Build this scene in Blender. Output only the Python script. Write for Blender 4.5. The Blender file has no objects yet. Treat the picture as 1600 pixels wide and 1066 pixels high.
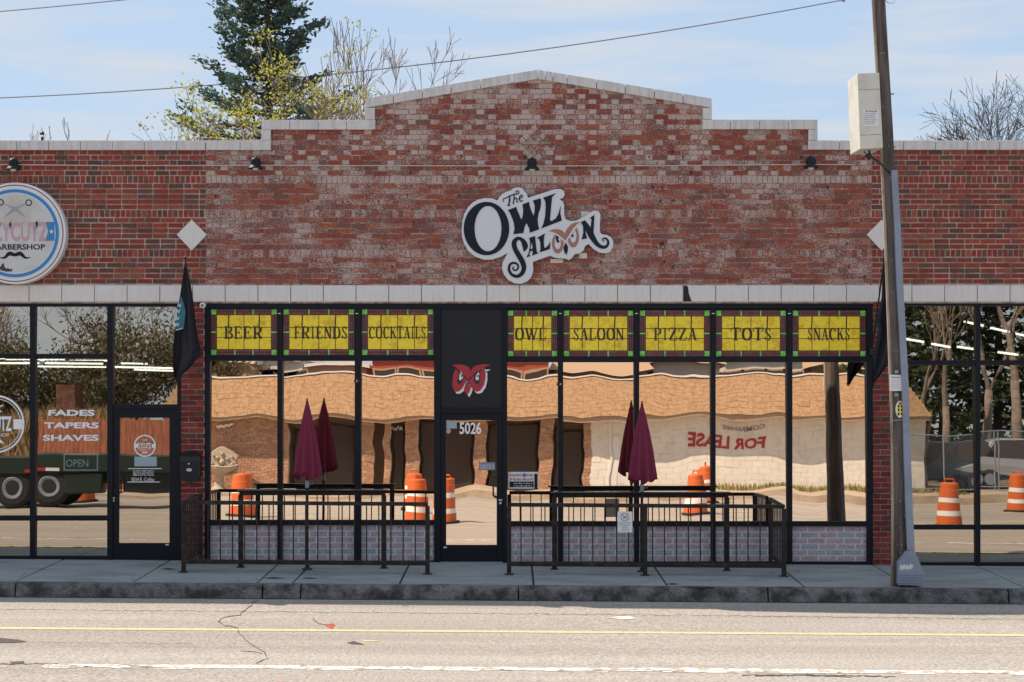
import bpy, math, random
from mathutils import Vector, Matrix, Euler
random.seed(7)
PI = math.pi
SC = bpy.context.scene
COL = SC.collection

# ---------------------------------------------------------------- camera, world, sun, exposure
cam_d = bpy.data.cameras.new('camera'); cam = bpy.data.objects.new('camera', cam_d); COL.objects.link(cam)
cam.location = (0, -24, 2.95); cam.rotation_euler = (PI/2, 0, 0)
cam_d.sensor_width = 36; cam_d.lens = 59.4; cam_d.shift_y = 0.01375
cam_d.clip_start = 0.1; cam_d.clip_end = 2000
SC.camera = cam

SUN_EL = math.radians(49.5)
SUNV = Vector((-0.832*math.cos(SUN_EL), 0.555*math.cos(SUN_EL), math.sin(SUN_EL))).normalized()
w = bpy.data.worlds.new('World'); SC.world = w; w.use_nodes = True
nt = w.node_tree; nt.nodes.clear()
def wn(t, **k):
    n = nt.nodes.new(t)
    for a, b in k.items(): setattr(n, a, b)
    return n
out = wn('ShaderNodeOutputWorld'); bg = wn('ShaderNodeBackground'); bg.inputs[1].default_value = 0.15
sky = wn('ShaderNodeTexSky', sky_type='NISHITA', sun_disc=False)
sky.sun_elevation = SUN_EL; sky.sun_rotation = math.atan2(SUNV.x, SUNV.y)
sky.air_density = 1.0; sky.dust_density = 0.6; sky.ozone_density = 1.5
tc = wn('ShaderNodeTexCoord'); mp = wn('ShaderNodeMapping'); mp.inputs['Scale'].default_value = (1.0, 1.0, 9.0)
mp.inputs['Location'].default_value = (0.35, 0.2, 0.35)
ns = wn('ShaderNodeTexNoise'); ns.inputs['Scale'].default_value = 5.5; ns.inputs['Detail'].default_value = 7; ns.inputs['Roughness'].default_value = 0.55
rp = wn('ShaderNodeValToRGB'); rp.color_ramp.elements[0].position = 0.43; rp.color_ramp.elements[1].position = 0.64
rp.color_ramp.elements[0].color = (0, 0, 0, 1); rp.color_ramp.elements[1].color = (1, 1, 1, 1)
mul = wn('ShaderNodeMath', operation='MULTIPLY'); mul.inputs[1].default_value = 0.95
hz = wn('ShaderNodeMixRGB'); hz.inputs[0].default_value = 0.9; hz.inputs[2].default_value = (1.85, 2.35, 3.05, 1)
mx = wn('ShaderNodeMixRGB'); mx.inputs[2].default_value = (2.6, 2.8, 3.1, 1)
L = nt.links.new
L(tc.outputs['Generated'], mp.inputs[0]); L(mp.outputs[0], ns.inputs['Vector']); L(ns.outputs[0], rp.inputs[0])
L(rp.outputs[0], mul.inputs[0]); L(mul.outputs[0], mx.inputs[0]); L(sky.outputs[0], hz.inputs[1]); L(hz.outputs[0], mx.inputs[1])
L(mx.outputs[0], bg.inputs[0]); L(bg.outputs[0], out.inputs[0])

sun_d = bpy.data.lights.new('sun', 'SUN'); sun = bpy.data.objects.new('sun', sun_d); COL.objects.link(sun)
sun_d.energy = 3.75; sun_d.angle = math.radians(0.5); sun_d.color = (1.0, 0.90, 0.78)
sun.rotation_euler = (-SUNV).to_track_quat('-Z', 'Y').to_euler(); sun.location = (-20, 20, 30)
SC.view_settings.view_transform = 'Standard'; SC.view_settings.look = 'None'
SC.view_settings.exposure = 0.77; SC.view_settings.gamma = 1.0; SC.view_settings.use_curve_mapping = False
SC.cycles.max_bounces = 8; SC.cycles.diffuse_bounces = 4; SC.cycles.glossy_bounces = 4
SC.cycles.transparent_max_bounces = 16

# ---------------------------------------------------------------- measuring
PPM = 110.0
def F(px, py, s=0.0):
    """photo pixel seen directly at distance s in front of the facade"""
    d = (24.0 - s)/2640.0
    return Vector(((px-800)*d, -s, 2.95-(py-555)*d))
KT = 120.0; TILT = KT/5280
def O(px, py, s):
    """photo pixel seen in the shop glass, thing standing s in front of the facade"""
    d = (24.0 + s)/2640.0
    return Vector(((px-800)*d, -s, 2.95-(py-555-KT*s/(24.0+s))*d))
def X0(px): return (px-800)/PPM
def Z0(py): return 2.95-(py-555)/PPM
def gz(x): return -0.007*max(-25,min(25,x))

# ---------------------------------------------------------------- materials
def mat(name, col=(0.5,0.5,0.5), rough=0.7, metal=0.0, spec=0.5, var=0.0, vscale=8.0, bump=0.0, bscale=60.0, col2=None, c2scale=3.0, c2lo=0.45, c2hi=0.6, emit=None, estr=0.0, stretch=None, transl=0.0, cstretch=None):
    m = bpy.data.materials.new(name); m.use_nodes = True
    t = m.node_tree; b = t.nodes['Principled BSDF']
    b.inputs['Roughness'].default_value = rough; b.inputs['Metallic'].default_value = metal
    b.inputs['Specular IOR Level'].default_value = spec
    base = (*col, 1)
    b.inputs['Base Color'].default_value = base
    g = t.nodes.new('ShaderNodeNewGeometry'); pos = g.outputs['Position']
    if stretch:
        mpn = t.nodes.new('ShaderNodeMapping'); mpn.inputs['Scale'].default_value = stretch
        t.links.new(pos, mpn.inputs[0]); pos = mpn.outputs[0]
    last = None
    if col2 or var:
        n = t.nodes.new('ShaderNodeTexNoise'); n.inputs['Scale'].default_value = c2scale; n.inputs['Detail'].default_value = 6
        n.inputs['Roughness'].default_value = 0.65
        cpos = pos
        if cstretch:
            mp2 = t.nodes.new('ShaderNodeMapping'); mp2.inputs['Scale'].default_value = cstretch
            t.links.new(pos, mp2.inputs[0]); cpos = mp2.outputs[0]
        t.links.new(cpos, n.inputs['Vector'])
        r = t.nodes.new('ShaderNodeMapRange'); r.inputs[1].default_value = c2lo; r.inputs[2].default_value = c2hi
        t.links.new(n.outputs[0], r.inputs[0])
        mxn = t.nodes.new('ShaderNodeMixRGB'); t.links.new(r.outputs[0], mxn.inputs[0])
        mxn.inputs[1].default_value = base; mxn.inputs[2].default_value = (*(col2 or col), 1)
        last = mxn.outputs[0]
        if var:
            n2 = t.nodes.new('ShaderNodeTexNoise'); n2.inputs['Scale'].default_value = vscale; n2.inputs['Detail'].default_value = 8
            n2.inputs['Roughness'].default_value = 0.75
            t.links.new(pos, n2.inputs['Vector'])
            r2 = t.nodes.new('ShaderNodeMapRange'); r2.inputs[1].default_value = 0.3; r2.inputs[2].default_value = 0.7
            r2.inputs[3].default_value = 1-var; r2.inputs[4].default_value = 1+var
            t.links.new(n2.outputs[0], r2.inputs[0])
            v = t.nodes.new('ShaderNodeVectorMath'); v.operation = 'SCALE'
            t.links.new(last, v.inputs[0]); t.links.new(r2.outputs[0], v.inputs['Scale']); last = v.outputs[0]
        t.links.new(last, b.inputs['Base Color'])
    if bump:
        n3 = t.nodes.new('ShaderNodeTexNoise'); n3.inputs['Scale'].default_value = bscale; n3.inputs['Detail'].default_value = 6
        t.links.new(pos, n3.inputs['Vector'])
        bn = t.nodes.new('ShaderNodeBump'); bn.inputs['Strength'].default_value = 1.0; bn.inputs['Distance'].default_value = bump
        t.links.new(n3.outputs[0], bn.inputs['Height']); t.links.new(bn.outputs[0], b.inputs['Normal'])
    if emit:
        b.inputs['Emission Color'].default_value = (*emit, 1); b.inputs['Emission Strength'].default_value = estr
    if transl:
        tr = t.nodes.new('ShaderNodeBsdfTranslucent'); ms = t.nodes.new('ShaderNodeMixShader'); ms.inputs[0].default_value = transl
        if last is not None: t.links.new(last, tr.inputs[0])
        else: tr.inputs[0].default_value = base
        o = t.nodes['Material Output']
        t.links.new(b.outputs[0], ms.inputs[1]); t.links.new(tr.outputs[0], ms.inputs[2]); t.links.new(ms.outputs[0], o.inputs[0])
    return m

def glass_mat(name, refl=0.8, tint=(0.85,0.8,0.74), through=True, under=(0.02,0.02,0.022), amp=0.006, rough=0.0, wscale=(1.3,1.3,2.2)):
    m = bpy.data.materials.new(name); m.use_nodes = True
    t = m.node_tree; t.nodes.clear()
    o = t.nodes.new('ShaderNodeOutputMaterial'); g = t.nodes.new('ShaderNodeNewGeometry')
    mpn = t.nodes.new('ShaderNodeMapping'); mpn.inputs['Scale'].default_value = wscale
    n = t.nodes.new('ShaderNodeTexNoise'); n.inputs['Scale'].default_value = 1.0; n.inputs['Detail'].default_value = 1.5
    t.links.new(g.outputs['Position'], mpn.inputs[0]); t.links.new(mpn.outputs[0], n.inputs['Vector'])
    s = t.nodes.new('ShaderNodeVectorMath'); s.operation = 'SUBTRACT'; s.inputs[1].default_value = (0.5,0.5,0.5)
    t.links.new(n.outputs['Color'], s.inputs[0])
    sc = t.nodes.new('ShaderNodeVectorMath'); sc.operation = 'MULTIPLY'; sc.inputs[1].default_value = (amp*0.55, 0, amp)
    t.links.new(s.outputs[0], sc.inputs[0])
    a = t.nodes.new('ShaderNodeVectorMath'); a.operation = 'ADD'
    t.links.new(sc.outputs[0], a.inputs[0]); t.links.new(g.outputs['Normal'], a.inputs[1])
    nn = t.nodes.new('ShaderNodeVectorMath'); nn.operation = 'NORMALIZE'; t.links.new(a.outputs[0], nn.inputs[0])
    gl = t.nodes.new('ShaderNodeBsdfGlossy'); gl.inputs['Roughness'].default_value = rough; gl.inputs['Color'].default_value = (*tint, 1)
    t.links.new(nn.outputs[0], gl.inputs['Normal'])
    if through:
        u = t.nodes.new('ShaderNodeBsdfTransparent'); u.inputs[0].default_value = (0.75,0.8,0.78,1)
    else:
        u = t.nodes.new('ShaderNodeBsdfDiffuse'); u.inputs[0].default_value = (*under, 1)
    mxs = t.nodes.new('ShaderNodeMixShader'); mxs.inputs[0].default_value = refl
    t.links.new(u.outputs[0], mxs.inputs[1]); t.links.new(gl.outputs[0], mxs.inputs[2]); t.links.new(mxs.outputs[0], o.inputs[0])
    return m

def brick_mat(name, ramp, paint=None, pscale=28.0):
    m = bpy.data.materials.new(name); m.use_nodes = True
    t = m.node_tree; b = t.nodes['Principled BSDF']; b.inputs['Roughness'].default_value = 0.9; b.inputs['Specular IOR Level'].default_value = 0.2
    at = t.nodes.new('ShaderNodeAttribute'); at.attribute_name = 'tone'
    cr = t.nodes.new('ShaderNodeValToRGB'); cr.color_ramp.interpolation = 'CONSTANT'
    els = cr.color_ramp.elements
    while len(els) < len(ramp): els.new(0.5)
    for i, c in enumerate(ramp): els[i].position = i/len(ramp); els[i].color = (*c, 1)
    t.links.new(at.outputs['Fac'], cr.inputs[0])
    g = t.nodes.new('ShaderNodeNewGeometry')
    n = t.nodes.new('ShaderNodeTexNoise'); n.inputs['Scale'].default_value = 34 if paint else 22; n.inputs['Detail'].default_value = 6; n.inputs['Roughness'].default_value = 0.85 if paint else 0.7
    t.links.new(g.outputs['Position'], n.inputs['Vector'])
    r = t.nodes.new('ShaderNodeMapRange'); r.inputs[1].default_value = 0.3; r.inputs[2].default_value = 0.7; r.inputs[3].default_value = 0.5 if paint else 0.68; r.inputs[4].default_value = 1.5 if paint else 1.35
    t.links.new(n.outputs[0], r.inputs[0])
    v = t.nodes.new('ShaderNodeVectorMath'); v.operation = 'SCALE'
    t.links.new(cr.outputs[0], v.inputs[0]); t.links.new(r.outputs[0], v.inputs['Scale'])
    last = v.outputs[0]
    if paint:
        ap = t.nodes.new('ShaderNodeAttribute'); ap.attribute_name = 'paint'
        n2 = t.nodes.new('ShaderNodeTexNoise'); n2.inputs['Scale'].default_value = pscale; n2.inputs['Detail'].default_value = 5; n2.inputs['Roughness'].default_value = 0.85
        t.links.new(g.outputs['Position'], n2.inputs['Vector'])
        n3 = t.nodes.new('ShaderNodeTexNoise'); n3.inputs['Scale'].default_value = 1.6; n3.inputs['Detail'].default_value = 3
        t.links.new(g.outputs['Position'], n3.inputs['Vector'])
        m3 = t.nodes.new('ShaderNodeMath'); m3.operation = 'MULTIPLY_ADD'; m3.inputs[1].default_value = 0.5; m3.inputs[2].default_value = -0.24
        t.links.new(n3.outputs[0], m3.inputs[0])
        ad = t.nodes.new('ShaderNodeMath'); ad.operation = 'MULTIPLY_ADD'; ad.inputs[1].default_value = 0.24; ad.use_clamp = False
        t.links.new(ap.outputs['Fac'], ad.inputs[0]); t.links.new(n2.outputs[0], ad.inputs[2])
        ad2 = t.nodes.new('ShaderNodeMath'); ad2.operation = 'ADD'; t.links.new(ad.outputs[0], ad2.inputs[0]); t.links.new(m3.outputs[0], ad2.inputs[1])
        mr = t.nodes.new('ShaderNodeMapRange'); mr.inputs[1].default_value = 0.59; mr.inputs[2].default_value = 0.68; mr.inputs[4].default_value = 0.85
        t.links.new(ad2.outputs[0], mr.inputs[0])
        mx_ = t.nodes.new('ShaderNodeMixRGB'); t.links.new(mr.outputs[0], mx_.inputs[0]); t.links.new(last, mx_.inputs[1]); mx_.inputs[2].default_value = (*paint, 1)
        last = mx_.outputs[0]
    t.links.new(last, b.inputs['Base Color'])
    bn = t.nodes.new('ShaderNodeBump'); bn.inputs['Distance'].default_value = 0.004
    n4 = t.nodes.new('ShaderNodeTexNoise'); n4.inputs['Scale'].default_value = 70; n4.inputs['Detail'].default_value = 5
    t.links.new(g.outputs['Position'], n4.inputs['Vector']); t.links.new(n4.outputs[0], bn.inputs['Height']); t.links.new(bn.outputs[0], b.inputs['Normal'])
    return m

M = {}
M['new_brick'] = brick_mat('new_brick', [(0.27,0.050,0.035),(0.30,0.060,0.040),(0.23,0.047,0.035),(0.21,0.068,0.048),(0.13,0.060,0.048),(0.29,0.085,0.052),(0.15,0.072,0.058),(0.25,0.060,0.043)])
M['old_brick'] = brick_mat('old_brick', [(0.27,0.07,0.048),(0.29,0.08,0.05),(0.24,0.065,0.05),(0.22,0.082,0.066),(0.32,0.10,0.058),(0.20,0.088,0.075),(0.25,0.074,0.056),(0.28,0.078,0.052)], paint=(0.54,0.45,0.41), pscale=48.0)
M['pier_brick'] = brick_mat('pier_brick', [(0.20,0.035,0.03),(0.14,0.03,0.028),(0.23,0.05,0.038),(0.12,0.05,0.045)])
M['film_brick'] = brick_mat('film_brick', [(0.46,0.34,0.345),(0.37,0.37,0.385),(0.43,0.36,0.36),(0.34,0.38,0.38)])
M['tan_brick'] = brick_mat('tan_brick', [(0.46,0.27,0.18),(0.42,0.25,0.165),(0.50,0.30,0.2),(0.38,0.22,0.15)])
M['mortar'] = mat('mortar', (0.56,0.47,0.41), 0.95, col2=(0.3,0.25,0.22), bump=0.002)
M['old_mortar'] = mat('old_mortar', (0.54,0.43,0.39), 0.95, col2=(0.33,0.20,0.17), c2scale=9, bump=0.004, var=0.25, vscale=40)
M['film_mortar'] = mat('film_mortar', (0.62,0.63,0.66), 0.7)
M['tile'] = mat('tile', cstretch=(5,1,.6), col=(0.66,0.625,0.615), rough=0.35, col2=(0.55,0.52,0.50), c2scale=2.5, var=0.05, vscale=20)
M['tile_b'] = mat('tile_b', cstretch=(7,1,.6), col=(0.72,0.68,0.655), rough=0.35, col2=(0.62,0.56,0.50), c2scale=3.5, c2lo=0.5, c2hi=0.75, var=0.04, vscale=20)
M['frame'] = mat('frame', (0.007,0.009,0.015), 0.45, spec=0.22, var=0.15, vscale=12, bump=0.0006, bscale=25)
M['panel'] = mat('panel', (0.022,0.023,0.026), 0.5, spec=0.2, var=0.08)
M['iron'] = mat('iron', (0.016,0.014,0.014), 0.6, spec=0.3, col2=(0.065,0.038,0.026), c2scale=9, c2lo=0.5, c2hi=0.68, bump=0.001)
M['rust'] = mat('rust', (0.10,0.045,0.025), 0.9, col2=(0.04,0.03,0.03), c2scale=20)
M['far_concrete'] = mat('far_concrete', (0.46,0.37,0.28), 0.9, col2=(0.36,0.28,0.21), c2scale=1.5, var=0.15, vscale=20)
M['vinyl'] = mat('vinyl', (0.88,0.88,0.88), 0.5)
M['concrete'] = mat('concrete', (0.31,0.33,0.33), 0.9, col2=(0.23,0.25,0.255), c2scale=1.6, var=0.16, vscale=35, bump=0.002, bscale=90, stretch=(0.6,1.4,1))
M['curb'] = mat('curb', (0.19,0.18,0.175), 0.95, col2=(0.05,0.047,0.047), c2scale=3.2, c2lo=0.42, c2hi=0.6, var=0.6, vscale=45, bump=0.006, bscale=70)
M['gap'] = mat('gap', (0.03,0.03,0.03), 1)
M['asphalt'] = mat('asphalt', (0.395,0.35,0.305), 0.95, spec=0.2, cstretch=(0.06,1.1,1), col2=(0.30,0.265,0.23), c2lo=0.40, c2hi=0.66, c2scale=1.0, var=0.6, vscale=30, bump=0.004, bscale=60)
M['gutter'] = mat('gutter', (0.05,0.047,0.045), 0.95, var=0.3, vscale=30)
M['yellow_paint'] = mat('yellow_paint', (0.62,0.51,0.26), 0.8, col2=(0.42,0.36,0.26), c2scale=14, c2lo=0.52, c2hi=0.66)
M['white_paint'] = mat('white_paint', (0.80,0.76,0.68), 0.8, col2=(0.42,0.36,0.30), c2scale=7, c2lo=0.48, c2hi=0.56)
M['tar'] = mat('tar', (0.075,0.06,0.05), 0.9)  # tar colour, also used for the painted cast shadows on the road
M['red_mark'] = mat('red_mark', (0.5,0.06,0.04), 0.8)
M['white'] = mat('white', (0.74,0.74,0.74), 0.5)
M['cream'] = mat('cream', (0.66,0.63,0.56), 0.5, col2=(0.58,0.55,0.49), c2scale=4)
M['navy'] = mat('navy', (0.011,0.015,0.028), 0.5, spec=0.2)
M['sign_white'] = mat('sign_white', (0.68,0.68,0.72), 0.4)
M['sign_brown'] = mat('sign_brown', (0.36,0.17,0.12), 0.5)
M['red'] = mat('red', (0.42,0.022,0.04), 0.4)
M['black'] = mat('black', (0.012,0.012,0.014), 0.4)
M['rubber'] = mat('rubber', (0.02,0.02,0.02), 0.8)
M['lamp_metal'] = mat('lamp_metal', (0.010,0.014,0.018), 0.5, spec=0.25)
M['galv'] = mat('galv', (0.24,0.28,0.36), 0.5, col2=(0.20,0.24,0.31), c2scale=3, var=0.08, vscale=30)
M['conduit'] = mat('conduit', (0.52,0.45,0.41), 0.6)
M['pole_wood'] = mat('pole_wood', (0.135,0.108,0.095), 0.9, col2=(0.06,0.05,0.047), c2scale=5, c2lo=0.42, c2hi=0.6, var=0.35, vscale=20, bump=0.01, bscale=18, stretch=(4,4,0.35))
M['pole_strip'] = mat('pole_strip', (0.40,0.32,0.24), 0.8, col2=(0.25,0.19,0.15), c2scale=5, stretch=(2,2,0.5))
M['purple'] = mat('purple', (0.17,0.013,0.045), 0.85, var=0.15, vscale=9, bump=0.004, bscale=18)
M['flag_black'] = mat('flag_black', (0.013,0.014,0.02), 0.8, var=0.2, vscale=6)
M['teal'] = mat('teal', (0.04,0.16,0.22), 0.8)
M['pale_blue'] = mat('pale_blue', (0.42,0.62,0.68), 0.8)
M['glass_yellow'] = mat('glass_yellow', (0.97,0.72,0.035), 0.3, col2=(0.70,0.46,0.025), c2scale=9, c2lo=0.48, c2hi=0.66, var=0.12, vscale=22)
M['glass_purple'] = mat('glass_purple', (0.15,0.040,0.045), 0.3, col2=(0.24,0.09,0.10), c2scale=16, c2lo=0.5, c2hi=0.68)
M['glass_green'] = mat('glass_green', (0.13,0.55,0.06), 0.3, col2=(0.32,0.75,0.2), c2scale=25)
M['lead'] = mat('lead', (0.02,0.016,0.012), 0.5)
M['letter_brown'] = mat('letter_brown', (0.045,0.025,0.008), 0.6)
M['blue'] = mat('blue', (0.035,0.22,0.50), 0.4)
M['blue_pale'] = mat('blue_pale', (0.55,0.65,0.80), 0.4)
M['pink'] = mat('pink', (0.55,0.33,0.38), 0.4)
M['maroon'] = mat('maroon', (0.20,0.03,0.03), 0.5)
M['barber_face'] = mat('barber_face', (0.60,0.60,0.60), 0.4, col2=(0.52,0.49,0.45), c2scale=2)
M['steel'] = mat('steel', (0.35,0.37,0.42), 0.35, metal=0.5)
M['orange'] = mat('orange', (0.62,0.12,0.02), 0.6, col2=(0.55,0.12,0.03), c2scale=5, var=0.1)
M['shingle'] = mat('shingle', (0.37,0.235,0.135), 0.9, col2=(0.29,0.17,0.09), c2scale=6, cstretch=(1,1,2.5), var=0.2, vscale=14)
M['white_block'] = mat('white_block', (0.76,0.73,0.68), 0.8, col2=(0.70,0.66,0.60), c2scale=2, var=0.05, vscale=20)
M['dark_wall'] = mat('dark_wall', (0.16,0.10,0.07), 0.8)
M['dark_glass'] = mat('dark_glass', (0.055,0.042,0.037), 0.15)
M['fence_wood'] = mat('fence_wood', (0.42,0.15,0.09), 0.85, col2=(0.28,0.10,0.06), c2scale=4, var=0.2, vscale=12, stretch=(3,3,0.5))
M['bark'] = mat('bark', (0.26,0.20,0.165), 0.95, col2=(0.17,0.13,0.11), c2scale=6)
M['bark_dark'] = mat('bark_dark', (0.10,0.075,0.065), 0.95)
M['bark_tan'] = mat('bark_tan', (0.30,0.22,0.17), 0.95)
M['needles'] = mat('needles', (0.075,0.13,0.10), 0.7, col2=(0.115,0.085,0.035), c2scale=0.9, c2lo=0.5, c2hi=0.68, var=0.35, vscale=3, transl=0.25)
M['leaves'] = mat('leaves', (0.46,0.46,0.06), 0.6, col2=(0.34,0.27,0.10), c2scale=1.4, var=0.3, vscale=6, transl=0.5)
M['dark_leaves'] = mat('dark_leaves', (0.035,0.06,0.025), 0.7, col2=(0.07,0.085,0.03), c2scale=1.0, var=0.3, vscale=4, transl=0.2)
M['dry_leaves'] = mat('dry_leaves', (0.16,0.13,0.06), 0.8, col2=(0.07,0.08,0.035), c2scale=1.2, var=0.3, vscale=4, transl=0.2)
M['grass'] = mat('grass', (0.17,0.17,0.04), 0.9, col2=(0.34,0.27,0.13), c2scale=3)
M['dirt'] = mat('dirt', (0.22,0.17,0.12), 0.95, col2=(0.12,0.13,0.05), c2scale=0.3)
M['stone'] = mat('stone', (0.42,0.35,0.28), 0.9, var=0.2, vscale=12, bump=0.02, bscale=14)
M['truck_green'] = mat('truck_green', (0.010,0.024,0.016), 0.4)
M['silver'] = mat('silver', (0.45,0.46,0.48), 0.3, metal=0.4)
M['car_dark'] = mat('car_dark', (0.03,0.06,0.07), 0.3)
M['interior'] = mat('interior', (0.10,0.09,0.08), 0.9)
M['interior_dark'] = mat('interior_dark', (0.02,0.018,0.016), 0.9)
M['tube_light'] = mat('tube_light', (0.8,0.8,0.75), 0.5, emit=(1.0,0.93,0.78), estr=1.7)
M['open_sign'] = mat('open_sign', (0.25,0.35,0.38), 0.5, emit=(0.6,0.85,0.95), estr=0.12)
M['mirror'] = glass_mat('mirror', 0.92, (0.98,0.84,0.70), through=False, amp=0.0115)
M['lease_red'] = mat('lease_red', (0.42,0.04,0.04), 0.8)
M['clear'] = glass_mat('clear', 0.52, (1.0,0.90,0.76), through=True, amp=0.0045)
M['roofing'] = mat('roofing', (0.2,0.19,0.18), 0.95)
M['building_white'] = mat('building_white', (0.62,0.58,0.54), 0.8)
M['building_red'] = mat('building_red', (0.33,0.07,0.05), 0.8)
M['building_tan'] = mat('building_tan', (0.40,0.28,0.19), 0.8)
M['chimney'] = mat('chimney', (0.22,0.085,0.06), 0.9, col2=(0.10,0.045,0.035), c2scale=6, var=0.3, vscale=14)
M['dull_roof'] = mat('dull_roof', (0.26,0.20,0.16), 0.9, var=0.2, vscale=9)
M['sticker_blue'] = mat('sticker_blue', (0.33,0.42,0.47), 0.5)
M['sticker_grey'] = mat('sticker_grey', (0.25,0.26,0.33), 0.5)

# ---------------------------------------------------------------- mesh helpers
class MB:
    def __init__(s): s.v=[]; s.f=[]; s.at=[]
    def add(s, vs, fs, tone=None):
        o=len(s.v); s.v.extend([tuple(p) for p in vs]); s.f.extend([tuple(i+o for i in f) for f in fs])
        s.at.extend([tone or (0.0,0.0)]*len(fs))
    def box(s, x0,x1,y0,y1,z0,z1, tone=None):
        s.add([(x0,y0,z0),(x1,y0,z0),(x1,y1,z0),(x0,y1,z0),(x0,y0,z1),(x1,y0,z1),(x1,y1,z1),(x0,y1,z1)],
              [(0,1,5,4),(1,2,6,5),(2,3,7,6),(3,0,4,7),(4,5,6,7),(3,2,1,0)], tone)
    def prism(s, poly, y0, y1, tone=None):
        """poly in (x,z), extruded from y0 (front) to y1"""
        n=len(poly); a=sum(poly[i][0]*poly[(i+1)%n][1]-poly[(i+1)%n][0]*poly[i][1] for i in range(n))
        if a<0: poly=poly[::-1]
        vs=[(p[0],y0,p[1]) for p in poly]+[(p[0],y1,p[1]) for p in poly]
        fs=[tuple(range(n)), tuple(range(2*n-1,n-1,-1))]+[(i,n+i,n+(i+1)%n,(i+1)%n) for i in range(n)]
        s.add(vs,fs,tone)
    def tube(s, pts, rad, n=8, cap=True):
        if not isinstance(rad,(list,tuple)): rad=[rad]*len(pts)
        pts=[Vector(p) for p in pts]; rings=[]
        up=None
        for i,p in enumerate(pts):
            d=(pts[min(i+1,len(pts)-1)]-pts[max(i-1,0)])
            if d.length<1e-9: d=Vector((0,0,1))
            d.normalize()
            ref=Vector((0,0,1)) if abs(d.z)<0.9 else Vector((1,0,0))
            a=d.cross(ref).normalized(); b=a.cross(d)
            rings.append([p+a*rad[i]*math.cos(2*PI*k/n)+b*rad[i]*math.sin(2*PI*k/n) for k in range(n)])
        vs=[q for r in rings for q in r]; fs=[]
        for i in range(len(pts)-1):
            for k in range(n):
                fs.append((i*n+k,(i+1)*n+k,(i+1)*n+(k+1)%n,i*n+(k+1)%n))
        if cap:
            fs.append(tuple(range(n))); fs.append(tuple(range(len(vs)-1,len(vs)-1-n,-1)))
        s.add(vs,fs)
    def lathe(s, prof, c=(0,0,0), n=20, ripple=None):
        vs=[];fs=[]
        for i,(r,z) in enumerate(prof):
            for k in range(n):
                a=2*PI*k/n; rr=r*(ripple(i/(len(prof)-1),a) if ripple else 1)
                vs.append((c[0]+rr*math.cos(a),c[1]+rr*math.sin(a),c[2]+z))
        for i in range(len(prof)-1):
            for k in range(n): fs.append((i*n+k,i*n+(k+1)%n,(i+1)*n+(k+1)%n,(i+1)*n+k))
        s.add(vs,fs)
    def ribbon(s, pts, y0, y1, closed=False, sub=6):
        """pts (x,z,width): a flat stroke with swelling width"""
        P=[]
        n=len(pts)
        for i in range(n-1):
            p0=pts[max(i-1,0)];p1=pts[i];p2=pts[i+1];p3=pts[min(i+2,n-1)]
            for k in range(sub):
                t=k/sub
                P.append(tuple(0.5*((2*p1[j])+(-p0[j]+p2[j])*t+(2*p0[j]-5*p1[j]+4*p2[j]-p3[j])*t*t+(-p0[j]+3*p1[j]-3*p2[j]+p3[j])*t**3) for j in range(3)))
        P.append(pts[-1]); m=len(P); vs=[]
        for i,p in enumerate(P):
            a=P[max(i-1,0)];b=P[min(i+1,m-1)]; dx=b[0]-a[0];dz=b[1]-a[1];l=math.hypot(dx,dz) or 1
            nx,nz=-dz/l*p[2]/2,dx/l*p[2]/2
            vs+= [(p[0]+nx,y0,p[1]+nz),(p[0]-nx,y0,p[1]-nz),(p[0]+nx,y1,p[1]+nz),(p[0]-nx,y1,p[1]-nz)]
        fs=[(0,1,3,2),((m-1)*4,(m-1)*4+2,(m-1)*4+3,(m-1)*4+1)]
        for i in range(m-1):
            a=i*4;b=a+4
            fs+=[(a,b,b+1,a+1),(a+2,a+3,b+3,b+2),(a,a+2,b+2,b),(a+1,b+1,b+3,a+3)]
        s.add(vs,fs)
    def mesh(s, name, m, smooth=False, attrs=False):
        me=bpy.data.meshes.new(name); me.from_pydata(s.v,[],s.f)
        if m is not None: me.materials.append(m)
        if attrs:
            a=me.attributes.new('tone','FLOAT','FACE'); a.data.foreach_set('value',[t[0] for t in s.at])
            b=me.attributes.new('paint','FLOAT','FACE'); b.data.foreach_set('value',[t[1] for t in s.at])
        if smooth: me.polygons.foreach_set('use_smooth',[True]*len(me.polygons))
        me.update(); return me
    def build(s, name, m, parent=None, smooth=False, attrs=False, bevel=0.0):
        o=bpy.data.objects.new(name, s.mesh(name,m,smooth,attrs)); COL.objects.link(o)
        if parent is not None: attach(o,parent)
        if bevel:
            b=o.modifiers.new('bevel','BEVEL'); b.width=bevel; b.segments=2; b.limit_method='ANGLE'
        return o
def wm(o):
    if o.parent is None: return Matrix.LocRotScale(o.location,o.rotation_euler,o.scale)
    return wm(o.parent) @ o.matrix_parent_inverse @ Matrix.LocRotScale(o.location,o.rotation_euler,o.scale)
def attach(o, parent):
    o.parent=parent; o.matrix_parent_inverse=wm(parent).inverted()
def tag(o, label=None, cat=None, group=None, kind=None):
    if label: o['label']=label
    if cat: o['category']=cat
    if group: o['group']=group
    if kind: o['kind']=kind
    return o
def empty(name, loc, label, cat, group=None, rz=0):
    o=bpy.data.objects.new(name,None); COL.objects.link(o); o.location=loc; o.rotation_euler=(0,0,rz)
    return tag(o,label,cat,group)
def box(name, x0,x1,y0,y1,z0,z1, m, parent=None, bevel=0.0):
    b=MB(); b.box(x0,x1,y0,y1,z0,z1); return b.build(name,m,parent,bevel=bevel)
def copy_tree(o, loc=None, parent=None):
    c=o.copy(); COL.objects.link(c)
    if parent is not None: c.parent=parent; c.matrix_parent_inverse=o.matrix_parent_inverse.copy()
    if loc is not None: c.location=loc
    for ch in [k for k in o.children]: copy_tree(ch,None,c)
    return c
_txt=0
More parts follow.
